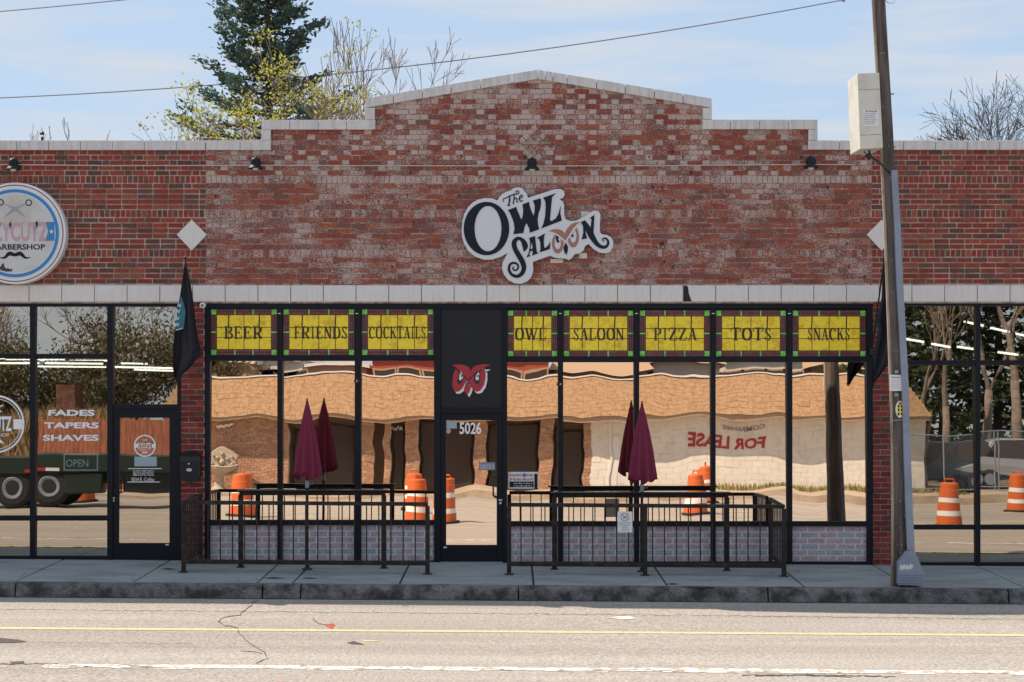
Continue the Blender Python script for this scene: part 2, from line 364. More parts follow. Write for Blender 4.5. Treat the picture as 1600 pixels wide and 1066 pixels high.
def text(name, body, x0,x1,y0,y1, s, m, parent, bold=0.0, thick=0.002, mirror=False, opp=False, spacing=1.0):
    """text fitted into a photo-pixel rectangle"""
    cu=bpy.data.curves.new('t','FONT'); cu.body=body; cu.offset=bold; cu.resolution_u=3; cu.space_character=spacing
    cu.size=1
    ob=bpy.data.objects.new('t',cu); COL.objects.link(ob)
    dg=bpy.context.evaluated_depsgraph_get(); me=bpy.data.meshes.new_from_object(ob.evaluated_get(dg))
    bpy.data.objects.remove(ob); bpy.data.curves.remove(cu)
    xs=[v.co.x for v in me.vertices]; ys=[v.co.y for v in me.vertices]
    ax,bx,ay,by=min(xs),max(xs),min(ys),max(ys)
    fn = O if opp else F
    A=fn(x0,y1,s); B=fn(x1,y0,s)
    for v in me.vertices:
        u=(v.co.x-ax)/(bx-ax); w_=(v.co.y-ay)/(by-ay)
        if opp: u=1-u
        v.co=(A.x+(B.x-A.x)*u, -s, A.z+(B.z-A.z)*w_)
    me.materials.clear(); me.materials.append(m); me.name=name
    if opp: me.flip_normals()
    o=bpy.data.objects.new(name,me); COL.objects.link(o)
    if parent is not None: attach(o,parent)
    return o

def fineprint(name, x0,x1,y0,y1,s,m,parent,seed=1):
    """print too small to read in the photograph: short uneven strokes grouped like words"""
    r=random.Random(seed*7919+int(x0*3)+int(y0*5)); b=MB(); A=F(x0,y1,s); B=F(x1,y0,s); x=A.x; h=B.z-A.z; k=(B.x-A.x)/26
    while x<B.x-k*.6:
        n=r.randint(2,6)
        for _ in range(n):
            if x>B.x-k*.6: break
            t=r.choice((0,.25,.45)); b.box(x,x+k*.55,-s,-s+.0004,A.z+h*(0 if r.random()<.7 else .3),B.z-h*t*.6); x+=k*.95
        x+=k*.9
    return b.build(name,m,parent)
# ================================================================ GROUND
def sheet(name, x0,x1,s0,s1, dz, m, parent=None, nx=2):
    b=MB(); vs=[];fs=[]
    for i in range(nx+1):
        x=x0+(x1-x0)*i/nx
        vs+=[(x,-s0,gz(x)+dz),(x,-s1,gz(x)+dz)]
    for i in range(nx): fs.append((2*i+1,2*i+3,2*i+2,2*i))
    b.add(vs,fs); return b.build(name,m,parent)
def slab(b, x0,x1,s0,s1, zt,zb):
    """box that follows the cross fall of the street"""
    b.add([(x0,-s1,gz(x0)+zb),(x1,-s1,gz(x1)+zb),(x1,-s0,gz(x1)+zb),(x0,-s0,gz(x0)+zb),
           (x0,-s1,gz(x0)+zt),(x1,-s1,gz(x1)+zt),(x1,-s0,gz(x1)+zt),(x0,-s0,gz(x0)+zt)],
          [(0,1,5,4),(1,2,6,5),(2,3,7,6),(3,0,4,7),(4,5,6,7),(3,2,1,0)])
b=MB(); b.add([(-600,-600,-.6),(600,-600,-.6),(600,600,-.6),(-600,600,-.6)],[(0,1,2,3)]); ground=b.build('ground',M['dirt'])
tag(ground,'bare dirt and thin grass ground around the street',kind='structure')
for nm,y0,y1,lb in (('far_lot',-300,-30.2,'dry ground of the lots across the street'),('back_lot',14.25,300,'dry ground of the lots behind the shops')):
    o=box(nm,-200,200,y0,y1,-.5,-.06,M['dirt']); tag(o,lb,kind='structure')
ZR=-0.175
CURB0,CURB1=2.30,2.47
road=sheet('road',-200,200,CURB1,26.0,ZR,M['asphalt'],nx=16); tag(road,'sunlit tan grey asphalt road with worn painted lines',kind='structure')
def on_road(name, poly, m, label=None, dz=0.004):
    """flat mark on the road, poly in photo pixels"""
    vs=[]
    for px,py in poly:
        d=(2.95-(ZR+gz((px-800)/140)))*2640/(py-555); x=(px-800)*d/2640
        vs.append((x,d-24,gz(x)+ZR+dz))
    b=MB(); b.add(vs,[tuple(range(len(vs)))]); o=b.build(name,m,road)
    if label: o['label']=label
    return o
def line_strip(s, wd, m, x0,x1, name, breaks=0.0, seed=1):
    r=random.Random(seed); b=MB(); x=x0; 
    while x<x1:
        l=r.uniform(0.25,0.6) if breaks else 3.0
        a=r.uniform(0.75,1.1)*wd; off=r.uniform(-.12,.12)*wd if breaks else 0
        if r.random()>breaks:
            xb=min(x+l,x1)
            b.add([(x,-s-off-a/2,gz(x)+ZR+.004),(xb,-s-off-a/2,gz(xb)+ZR+.004),(xb,-s-off+a/2,gz(xb)+ZR+.004),(x,-s-off+a/2,gz(x)+ZR+.004)],[(0,1,2,3)])
        x+=l
    return b.build(name,m,road)
line_strip(4.93,.13,M['yellow_paint'],-30,30,'yellow_line',0,3)
line_strip(7.18,.17,M['white_paint'],-30,30,'white_line',0.10,4); line_strip(7.27,.08,M['white_paint'],-30,30,'white_line',0.45,14)
line_strip(14.0,.12,M['yellow_paint'],-30,30,'yellow_line',0,5); line_strip(14.4,.12,M['yellow_paint'],-30,30,'yellow_line',0,5)
line_strip(19.5,.14,M['white_paint'],-30,30,'white_line',0,6)
def crack(pts, wpx, seed, name='crack', m='tar'):
    r=random.Random(seed); P=[]
    for (a,b_) in zip(pts[:-1],pts[1:]):
        n=max(2,int(math.hypot(b_[0]-a[0],(b_[1]-a[1]))/6))
        for i in range(n):
            t=i/n; P.append((a[0]+(b_[0]-a[0])*t+r.uniform(-2,2),a[1]+(b_[1]-a[1])*t+r.uniform(-.8,.8)))
    P.append(pts[-1]); b=MB()
    for (a,c) in zip(P[:-1],P[1:]):
        w0=r.uniform(.4,1)*wpx; w1=w0; q=[]
        dx,dy=c[0]-a[0],c[1]-a[1]; l=math.hypot(dx,dy) or 1; nx,ny=-dy/l,dx/l
        for px,py in ((a[0]-nx*w0/2,a[1]-ny*w0/3),(c[0]-nx*w1/2,c[1]-ny*w1/3),(c[0]+nx*w1/2,c[1]+ny*w1/3),(a[0]+nx*w0/2,a[1]+ny*w0/3)):
            d=(2.95-ZR)*2640/(py-555); x=(px-800)*d/2640; q.append((x,d-24,gz(x)+ZR+.0045))
        b.add(q,[(0,1,2,3)])
    return b.build(name,M[m],road)
crack([(402,941),(378,960),(375,964),(345,970),(342,976),(352,981),(370,984),(373,992),(382,1003),(400,1014),(412,1022),(418,1032),(400,1040)],1.6,2)
crack([(490,968),(492,974),(508,979),(522,979)],1.6,3); crack([(375,1020),(410,1024)],1.2,9)
for x0,x1,y,sd in ((0,120,1044,4),(130,250,1046,5),(620,640,1046,6),(740,800,1047,7),(1160,1400,1053,8),(1180,1330,1054,11),(930,1060,1047,12),(470,480,1044,13)):
    crack([(x0,y),((x0+x1)/2,y-1.5),(x1,y+1)],1.9,sd)
crack([(-200,958),(500,959),(1100,960),(1900,964)],0.7,20); crack([(-100,1009),(300,1010)],0.5,21)
on_road('red_mark',[(508,978),(520,974),(524,977),(519,983),(513,981)],M['red_mark'],'red utility spray mark on the asphalt')
on_road('white_mark',[(948,966),(965,963),(985,964),(996,967),(975,969),(960,967)],M['white_paint'],'small white paint mark on the asphalt')
on_road('patch',[(-60,999),(0,997),(30,1000),(42,1003),(20,1005),(-60,1004)],M['tar'],'dark painted cast shadow at the edge of the lane')  # shadow cast from the left, painted on as a flat dark shape
on_road('patch',[(542,1005),(552,1002),(562,1005),(570,1008),(550,1007)],M['tar'],'small dark painted bit of cast shadow beside the yellow line')  # bit of cast shadow, painted on in the tar colour
on_road('patch',[(15,1034),(38,1033),(36,1037),(18,1038)],M['tar'],'small dark tar blotch above the white line')
on_road('white_mark',[(568,1001),(590,1001),(590,1003),(568,1003)],M['yellow_paint'],'faint pale paint dash')
gut=sheet('gutter',-50,50,CURB1-.001,CURB1+.06,ZR+.004,M['gutter'],nx=4); tag(gut,'dark dirty gutter line at the foot of the kerb',kind='structure')

sidewalk=sheet('sidewalk',-50,50,-0.2,CURB0,-0.02,M['gap'],nx=4); tag(sidewalk,'shaded grey concrete sidewalk in front of the shops',kind='structure')
jx=[-620,-390,-185,20,205,399,455,623,834,1044,1260,1427,1608,1810,2020,2230]
for a,c in zip(jx[:-1],jx[1:]):
    xa,xc=F(a,916,2.4).x+.013,F(c,916,2.4).x-.013
    b=MB(); slab(b,xa,xc,-0.1,1.70,random.uniform(-.002,.002),-.09); b.build('slab',M['concrete'],sidewalk,bevel=.006)
    b=MB(); slab(b,xa,xc,1.706,CURB0-.004,random.uniform(-.002,.002)-.001,-.09); b.build('slab',M['concrete'],sidewalk,bevel=.005)
curb=sheet('curb',-50,50,CURB0,CURB1-.03,-0.04,M['curb'],nx=4); tag(curb,'rough dark kerb along the sidewalk edge',kind='structure')
cx=[-620,-190,24,410,470,810,1200,1576,1900,2230]
for a,c in zip(cx[:-1],cx[1:]):
    xa,xc=F(a,925,2.45).x+.010,F(c,925,2.45).x-.010
    n=max(2,int((xc-xa)/.07)); vs=[];fs=[]; r=random.Random(int(a))
    prof=[(CURB0,-.10),(CURB0,0.0),(CURB1-.05,0.0),(CURB1-.018,-.012),(CURB1-.002,-.05),(CURB1+.012,ZR-.03)]
    for i in range(n+1):
        x=xa+(xc-xa)*i/n
        for k,(s_,z_) in enumerate(prof):
            j=r.uniform(-.014,.012) if k in (2,3,4) else 0
            e=-.02 if (i in (0,n) and k in (2,3,4)) else 0
            vs.append((x,-(s_+j+e),gz(x)+z_+(j*.6 if k in(2,3) else 0)))
    m_=len(prof)
    for i in range(n):
        for k in range(m_-1): fs.append((i*m_+k,i*m_+k+1,(i+1)*m_+k+1,(i+1)*m_+k))
    fs.append(tuple(range(m_))); fs.append(tuple(range(n*m_+m_-1,n*m_-1,-1)))
    b=MB(); b.add(vs,fs); b.build('curb_stone',M['curb'],curb)

r=random.Random(77)
for _ in range(60):
    px,py=r.uniform(0,1600),r.uniform(886,912); d=2.95*2640/(py-555); x=(px-800)*d/2640; y=d-24; rr=r.uniform(.008,.022)
    if y<-2.25: continue
    b=MB(); b.add([(x+rr*math.cos(k*PI/4)*r.uniform(.8,1.2),y+rr*math.sin(k*PI/4),gz(x)+.0035) for k in range(8)],[tuple(range(8))]); b.build('gum_spot',M['gutter'],sidewalk)
for (x0,x1,y0) in ((410,445,906),(470,497,906),(1040,1062,911),(1070,1120,916),(250,275,893)):
    b=MB(); q=[]
    for (px,py) in ((x0,y0),((x0+x1)/2,y0-1.2),(x1,y0),((x0+x1)/2,y0+1.2)):
        d=2.95*2640/(py-555); q.append(((px-800)*d/2640,d-24,gz((px-800)*d/2640)+.0038))
    b.add(q,[(0,1,2,3)]); b.build('stain',M['gutter'],sidewalk)

# far side of the street (seen in the shop glass)
fs_=box('far_sidewalk',-200,200,-30.2,-26.0,-.30,-.03,M['far_concrete']); tag(fs_,'sunlit concrete sidewalk across the street',kind='structure')

# ================================================================ BRICKWORK
COURSES=[(235,242.6),(243,250.6),(251,258.6),(259,266.6),(267,274.4)]
UPPER=len(COURSES)
def norm(a,n,h): return [(a+i*h,a+(i+1)*h-1.3,'run',i) for i in range(n)]
def courses(new):
    g=1.8 if new else 1.5
    C=[]
    y=235
    for i in range(5): C.append((y+i*8+0.2,y+(i+1)*8-g+.4,'fl',i))
    C.append((275.3,287.6-g,'row',0))
    for i in range(5): C.append((287.6+i*8.2,287.6+(i+1)*8.2-g,'run',i))
    C.append((328.6,341-g,'row',1))
    for i in range(6): C.append((341+i*8.25,341+(i+1)*8.25-g,'run',i))
    C.append((390.5,403-g,'row',2))
    for i in range(5): C.append((403+i*8.35,403+(i+1)*8.35-g,'run',i+1))
    return C
class Pool:
    """bricks of one wall: the ones that show largest become parts, the rest one joined part"""
    def __init__(s, parent, material, protos): s.parent=parent; s.m=material; s.items=[]; s.protos={}
    def add(s, x0,x1,z0,z1,tone,paint,y=0.0,rot=0.0,solo=True): s.items.append((x0,x1,z0,z1,tone,paint,y,rot,solo))
    def proto(s, tone, paint, v):
        k=(tone,paint,v)
        if k not in s.protos:
            r=random.Random(hash(k)&0xffff); b=MB(); j=.035
            b.box(-.5,.5,0,1,-.5,.5,(tone,paint)); 
            b.v=[(x+(r.uniform(-j,j)*.35 if y==0 else 0),y,z+(r.uniform(-j,j) if y==0 else 0)) for x,y,z in b.v]
            s.protos[k]=b.mesh('brick',s.m,attrs=True)
        return s.protos[k]
    def build(s, cx, cz, limit=300, depth=.03):
        vis=[i for i in s.items if i[8]]
        vis.sort(key=lambda i:(-round((i[1]-i[0])*(i[3]-i[2])*2000)//1, (0.5*(i[0]+i[1])-cx)**2+(0.5*(i[2]+i[3])-cz)**2))
        area=lambda i:(i[1]-i[0])*(i[3]-i[2])
        big=sorted(vis,key=lambda i:(area(i)<.0085,(0.5*(i[0]+i[1])-cx)**2+(0.5*(i[2]+i[3])-cz)**2))[:limit]
        ids=set(id(i) for i in big)
        for k,i in enumerate(big):
            x0,x1,z0,z1,t,p,y,rot,_=i
            o=bpy.data.objects.new('brick',s.proto(t,p,k%3)); COL.objects.link(o)
            o.location=((x0+x1)/2,y,(z0+z1)/2); o.scale=(x1-x0,depth,z1-z0); o.rotation_euler=(0,rot,0)
            attach(o,s.parent)
        b=MB(); r=random.Random(3)
        for i in s.items:
            if id(i) in ids: continue
            x0,x1,z0,z1,t,p,y,rot,_=i; j=.0016
            if rot:
                c=((x0+x1)/2,(z0+z1)/2); hw,hh=(x1-x0)/2,(z1-z0)/2
                q=[(c[0]+a*hw*math.cos(rot)-d*hh*math.sin(rot),c[1]+a*hw*math.sin(rot)+d*hh*math.cos(rot)) for a,d in ((-1,-1),(1,-1),(1,1),(-1,1))]
            else: q=[(x0+r.uniform(-j,j),z0+r.uniform(-j,j)),(x1+r.uniform(-j,j),z0+r.uniform(-j,j)),(x1+r.uniform(-j,j),z1+r.uniform(-j,j)),(x0+r.uniform(-j,j),z1+r.uniform(-j,j))]
            b.prism(q,y,y+depth,(t,p))
        if b.f:
            o=b.build('bricks',s.m,s.parent,attrs=True); o['kind']='stuff'
def q8(v): return (int(v*8)+.5)/8
def lay(pool, xa, xb, C, old=False, topfn=None, seed=1, view=(0,1600), diamonds=()):
    """fill photo-pixel span xa..xb with courses C"""
    r=random.Random(seed)
    for (yt,yb,kind,i) in C:
        g=1.8 if not old else 1.3
        if kind=='fl': seq=[23.2,12.0]; x=xa+(0 if i%2 else -17.5)
        elif kind=='row': seq=[8.2]; x=xa+(-3 if i%2 else 0)
        else: seq=[24.2]; x=xa-(12.1 if i%2 else 0)
        k=0
        if old and kind!='row': x-=r.uniform(0,6)
        while x<xb:
            w_=seq[k%len(seq)]; 
            if old and kind=='run' : w_=r.choice((24,24,22,25,13))
            elif not old and kind=='run' and r.random()<.03: w_=12.5
            x0,x1=max(x,xa),min(x+w_-g,xb)
            header=(kind=='fl' and k%2==1)
            x+=w_; k+=1
            if x1-x0<2.5: continue
            mid=(x0+x1)/2
            if topfn:
                t=topfn(mid)
                if yb<t+4: continue
            if any(abs(mid-dx)+abs((yt+yb)/2-dy)<dr for dx,dy,dr in diamonds): continue
            tone=r.random()
            if not old:
                paint=0.0; 
                if kind=='row' and i==0: tone=r.choice((.15,.3,.4,.5,.7,.95,.8,.1))
            else:
                if kind=='row': p=(.75,.42,.50)[i]+r.uniform(-.25,.2)
                elif header: p=r.choice((.95,.8,.9,.5,.2))
                elif kind=='fl': p=r.choice((0,.05,.12,.3,.55))
                else: p=r.choice((.0,.05,.12,.2,.3,.45))+(0.12 if yb>403 else 0)
                if yb<200 and not header: p=r.choice((0,.1,.3,.5,.7))
                paint=min(1,max(0,round(p*5)/5))
            y=r.uniform(-.0035,.0035) if not old else r.uniform(-.009,.004)
            jz=.0 if not old else r.uniform(-.5,.5)
            if old and r.random()<.012: y=.008; tone=.95
            pool.add(X0(x0),X0(x1),Z0(yb+jz),Z0(yt+jz),q8(tone),paint,y,0,solo=(view[0]<mid<view[1]))

# ---- owl saloon building
GX=0
saloon=empty('saloon_building',(0,0.15,0),'old red brick saloon with stepped gable parapet, black storefront and stained glass word panels','building')
barber=empty('barbershop_building',(-8,0.15,0),'darker red brick barbershop left of the saloon, glass door and round sign above','building')
shop=empty('shop_building',(8,0.15,0),'dark red brick shop behind the leaning utility pole, tall clear windows','building')

def gable_top(px):
    """photo y of the coping underside"""
    if px<424 or px>1262: return 235
    if px<587 or px>1097: return 202.5
    if px<840: return 168.5-(px-587)*(168.5-125)/(840-587)
    return 125+(px-840)*(168.5-125)/(1097-840)
# backing walls (their faces are the mortar joints)
def backing(name, poly, parent, m): 
    b=MB(); b.prism([(X0(x),Z0(y)) for x,y in poly],.010,.30); return b.build(name,m,parent)
wall_c=backing('brick_wall',[(322,474),(322,233),(415,233),(415,200),(578,200),(578,164),(840,121),(1104,164),(1104,200),(1270,200),(1270,233),(1362,233),(1362,474)],saloon,M['old_mortar'])
wall_l=backing('brick_wall',[(-620,474),(-620,233),(321.7,233),(321.7,474)],barber,M['mortar'])
wall_r=backing('brick_wall',[(1362.3,474),(1362.3,233),(2230,233),(2230,474)],shop,M['mortar'])
pc=Pool(wall_c,M['old_brick'],None)
CO=courses(True)
up=[]
y=235-8.0; i=1
while y>112: up.append((y+.3,y+8-1.0+.3,'fl',i)); y-=8.0; i+=1
DM=[(835,226,24)]
lay(pc,322.5,1361.5,courses(False),old=True,seed=11,topfn=gable_top,diamonds=DM)
lay(pc,424,1262,up,old=True,topfn=gable_top,seed=12,diamonds=DM)
r=random.Random(5)
for i in range(-3,4):
    for j in range(-3,4):
        u=835+(i-j)*6.4; v=226+(i+j)*6.4
        if abs(u-835)+abs(v-226)<27 and v<250: pc.add(X0(u)-.037,X0(u)+.037,Z0(v)-.037,Z0(v)+.037,q8(r.random()),r.choice((.4,.6,.8)),-.006,PI/4)
for _ in range(46):
    x=r.uniform(335,1350); y=r.choice([235+8*k for k in range(5)]+[291,303,312,345,357,378,407,415,431,440])+r.uniform(-1,1); w_=r.uniform(1.2,3.4)
    b=MB(); q=[(x,y),(x+w_,y+r.uniform(-1,1)),(x+w_*r.uniform(.6,1),y+r.uniform(3,7)),(x+r.uniform(0,.8),y+r.uniform(3,7))]
    b.prism([(X0(a),Z0(c)) for a,c in q],-.0105,-.006); o=b.build('open_joint',M['gap'],wall_c)
pc.build(0.0,Z0(330))
pl=Pool(wall_l,M['new_brick'],None); lay(pl,-620,321,CO,seed=21); pl.build(X0(200),Z0(340))
prr=Pool(wall_r,M['new_brick'],None); lay(prr,1363,2230,CO,seed=22); prr.build(X0(1500),Z0(340))

# coping tiles
def coping(parent, poly, name='coping_tile'):
    b=MB(); b.prism([(X0(x),Z0(y)) for x,y in poly],-.035+random.uniform(-.002,.002),.34); return b.build(name,M['tile'],parent,bevel=.004)
def run_coping(parent, x0,x1,yt,yb,xs):
    xs=[x0]+[x for x in xs if x0+8<x<x1-8]+[x1]
    for a,c in zip(xs[:-1],xs[1:]): coping(parent,[(a+.35,yb),(c-.35,yb),(c-.35,yt),(a+.35,yt)])
low=[27+49.8*k for k in range(-14,45)]
run_coping(barber,-620,321.5,220,235,low); run_coping(saloon,322,424,220,235,low)
run_coping(saloon,409,587,188,203,[453,497.5,542]); run_coping(saloon,1097,1277,187.5,202.5,[1141,1186,1231])
run_coping(saloon,1262,1362,220,234.5,[1311]); run_coping(shop,1362.5,2230,220,234.5,[1411+50*k for k in range(20)])
coping(saloon,[(409,219.6),(423.5,219.6),(423.5,203.4),(409,203.4)]); coping(saloon,[(1262.5,219.6),(1277,219.6),(1277,203),(1262.5,203)])
coping(saloon,[(571,187.6),(586,187.6),(586,169),(571,169)]); coping(saloon,[(1097.5,187),(1112,187),(1112,169),(1097.5,169)])
def gp(x): 
    return (154.5-(x-571)*(154.5-109.5)/(840-571)) if x<840 else (109.5+(x-840)*(154.5-109.5)/(1112-840))
gxs=[571,615,660,705,751,800,840.5]; gxr=[840.5,852,864,886,932,977,1022,1067,1112]
for a,c in list(zip(gxs[:-1],gxs[1:]))+list(zip(gxr[:-1],gxr[1:])):
    coping(saloon,[(a+.5,gp(a)+14.5),(c-.5,gp(c)+14.5),(c-.5,gp(c)),(a+.5,gp(a))])
# lintel tile band
js=[46+51.05*k for k in range(-13,43)]
for a,c in zip(js[:-1],js[1:]):
    par = barber if c<330 else (saloon if c<1375 else shop)
    poly=[(a+.6,471.5),(c-.6,471.5),(c-.6,446),(a+.6,446)]
    if abs(a-1067)<6: poly=[(a+14,471.5),(c-.6,471.5),(c-.6,446),(a+6,446),(a+8,449),(a+9,458),(a+11,464)]
    b=MB(); b.prism([(X0(x),Z0(y)) for x,y in poly],-.022+random.uniform(-.003,.002),.009); b.build('lintel_tile',M['tile_b'],par,bevel=.002)
    if abs(a-1067)<6:
        o=box('tile_hole',X0(a+1),X0(a+14),.0005,.0095,Z0(471),Z0(447),M['gap'],saloon)
# old stone ledge, loose light bricks
box('stone_ledge',X0(817),X0(861),-.05,.0,Z0(226),Z0(222),M['pole_strip'],saloon)
# body of the building: roof, sides, rooms
for par,x0,x1 in ((barber,-620,300),(saloon,300.5,1385),(shop,1385.5,2230)):
    box('roof',X0(x0),X0(x1),.30,14,5.3,5.42,M['roofing'],par)
    box('rear_wall',X0(x0),X0(x1),14.01,14.2,-.3,5.9,M['mortar'],par)
    box('side_wall',X0(x0),X0(x0)+.12,.31,14,-.3,5.29,M['interior'],par)
    if x1>2000: box('side_wall',X0(x1),X0(x1)+.2,.0,14,-.3,5.99,M['mortar'],par)
    box('ceiling',X0(x0)+.13,X0(x1)-.01,.31,8,3.78,3.85,M['interior'],par)
    box('floor',X0(x0)+.13,X0(x1)-.01,.13,8,-.20,-.01,M['interior'],par)
    box('back_partition',X0(x0)+.13,X0(x1)-.01,8.01,8.1,-.01,3.78,M['interior'],par)
box('side_wall',X0(-620)-.2,X0(-620),.0,14,-.3,5.99,M['mortar'],barber)

# diamond tiles
for cx_,par in ((300,barber),(1377,shop)):
    b=MB(); b.prism([(X0(cx_-23.5),Z0(367)),(X0(cx_),Z0(392)),(X0(cx_+23.5),Z0(367)),(X0(cx_),Z0(343.5))],-.03,.0); b.build('diamond_tile',M['tile_b'],par,bevel=.003)

# brick piers between storefronts
def pier(parent,xa,xb,seed):
    w_=box('brick_pier',X0(xa),X0(xb),.012,.25,-.25,Z0(471.5),M['mortar'],parent)
    p=Pool(w_,M['pier_brick'],None); r=random.Random(seed); y=472.5; i=0
    while y<888:
        x=xa-(12 if i%2 else 0)
        while x<xb:
            x0,x1=max(x,xa),min(x+22.8,xb); x+=24
            if x1-x0>2: p.add(X0(x0),X0(x1),Z0(y+7.4),Z0(y),(int(r.random()*4)+.5)/4,0,r.uniform(-.003,.003))
        y+=8.55; i+=1
    p.build(X0((xa+xb)/2),Z0(680),300)
pier(barber,283,319,31); pier(shop,1364.5,1404,32)

# ================================================================ STOREFRONTS
def fbox(par,x0,x1,y0,y1,fy=.02,by=.13,name='frame_bar',m='frame',bev=.003):
    return box(name,X0(x0),X0(x1),fy,by,Z0(y1),Z0(y0),M[m],par,bevel=bev)
def pane(par,x0,x1,y0,y1,m,name='glass_pane',yb=.06,tilt=TILT,nrm=0):
    h=(y1-y0)/PPM; b=MB(); tilt+=random.uniform(-.0012,.0012); sk=random.uniform(-.0010,.0010)*(x1-x0)/PPM
    b.add([(X0(x0)-.01,yb,Z0(y1)-.01),(X0(x1)+.01,yb+sk,Z0(y1)-.01),(X0(x1)+.01,yb+sk+h*tilt,Z0(y0)+.01),(X0(x0)-.01,yb+h*tilt,Z0(y0)+.01)],[(0,1,2,3)])
    return b.build(name,M[m],par)
# -- saloon
HB=471.5; 
fbox(saloon,319,1364,HB,482.5,.015,.14)                       # header
fbox(saloon,319,327.5,482.5,884); fbox(saloon,1355,1364.5,482.5,887)
for a,c in ((433,441),(554,564),(872,880),(991,999),(1111,1118.5),(1230,1238.5)): fbox(saloon,a,c,482.5,880,.012,.13)
fbox(saloon,678,688,482.5,884,.005,.14); fbox(saloon,785.5,792.5,482.5,884,.005,.14)
fbox(saloon,327.5,678,556,564,.022,.125); fbox(saloon,792.5,1355,557,566,.022,.125)
fbox(saloon,327.5,678,813,821,.022,.125); fbox(saloon,792.5,1355,815,823,.022,.125)
fbox(saloon,327.5,678,876.5,884,.022,.125); fbox(saloon,792.5,1355,878,887,.022,.125)
bays=[(327.5,433),(441,554),(564,678),(792.5,872),(880,991),(999,1111),(1118.5,1230),(1238.5,1355)]
words=['BEER','FRIENDS','COCKTAILS','OWL','SALOON','PIZZA','TOTS','SNACKS']
for i,(a,c) in enumerate(bays):
    yt,yb=(563,814) if i<3 else (565,816)
    pane(saloon,a,c,yt,yb,'mirror')
# brick printed lower panels, built brick by brick
r=random.Random(9)
rowtone=[.1,.35,.1,.6,.85,.1]
for i,(a,c) in enumerate(bays):
    yt,yb=(821,876.5) if i<3 else (823,878)
    bk=box('brick_panel',X0(a),X0(c),.062,.10,Z0(yb),Z0(yt),M['film_mortar'],saloon)
    p=Pool(bk,M['film_brick'],None); h=(yb-yt)/6
    for k in range(6):
        x=a-(14 if k%2 else 3)
        while x<c:
            x0,x1=max(x,a),min(x+26,c); x+=28.6
            if x1-x0>2:
                t=rowtone[k]; t=(int(min(.99,max(0,t+r.uniform(-.12,.12)))*4)+.5)/4
                p.add(X0(x0),X0(x1),Z0(yt+(k+1)*h-.8),Z0(yt+k*h+1),t,0,.058)
    p.build(X0(800),Z0(850),300,depth=.006)
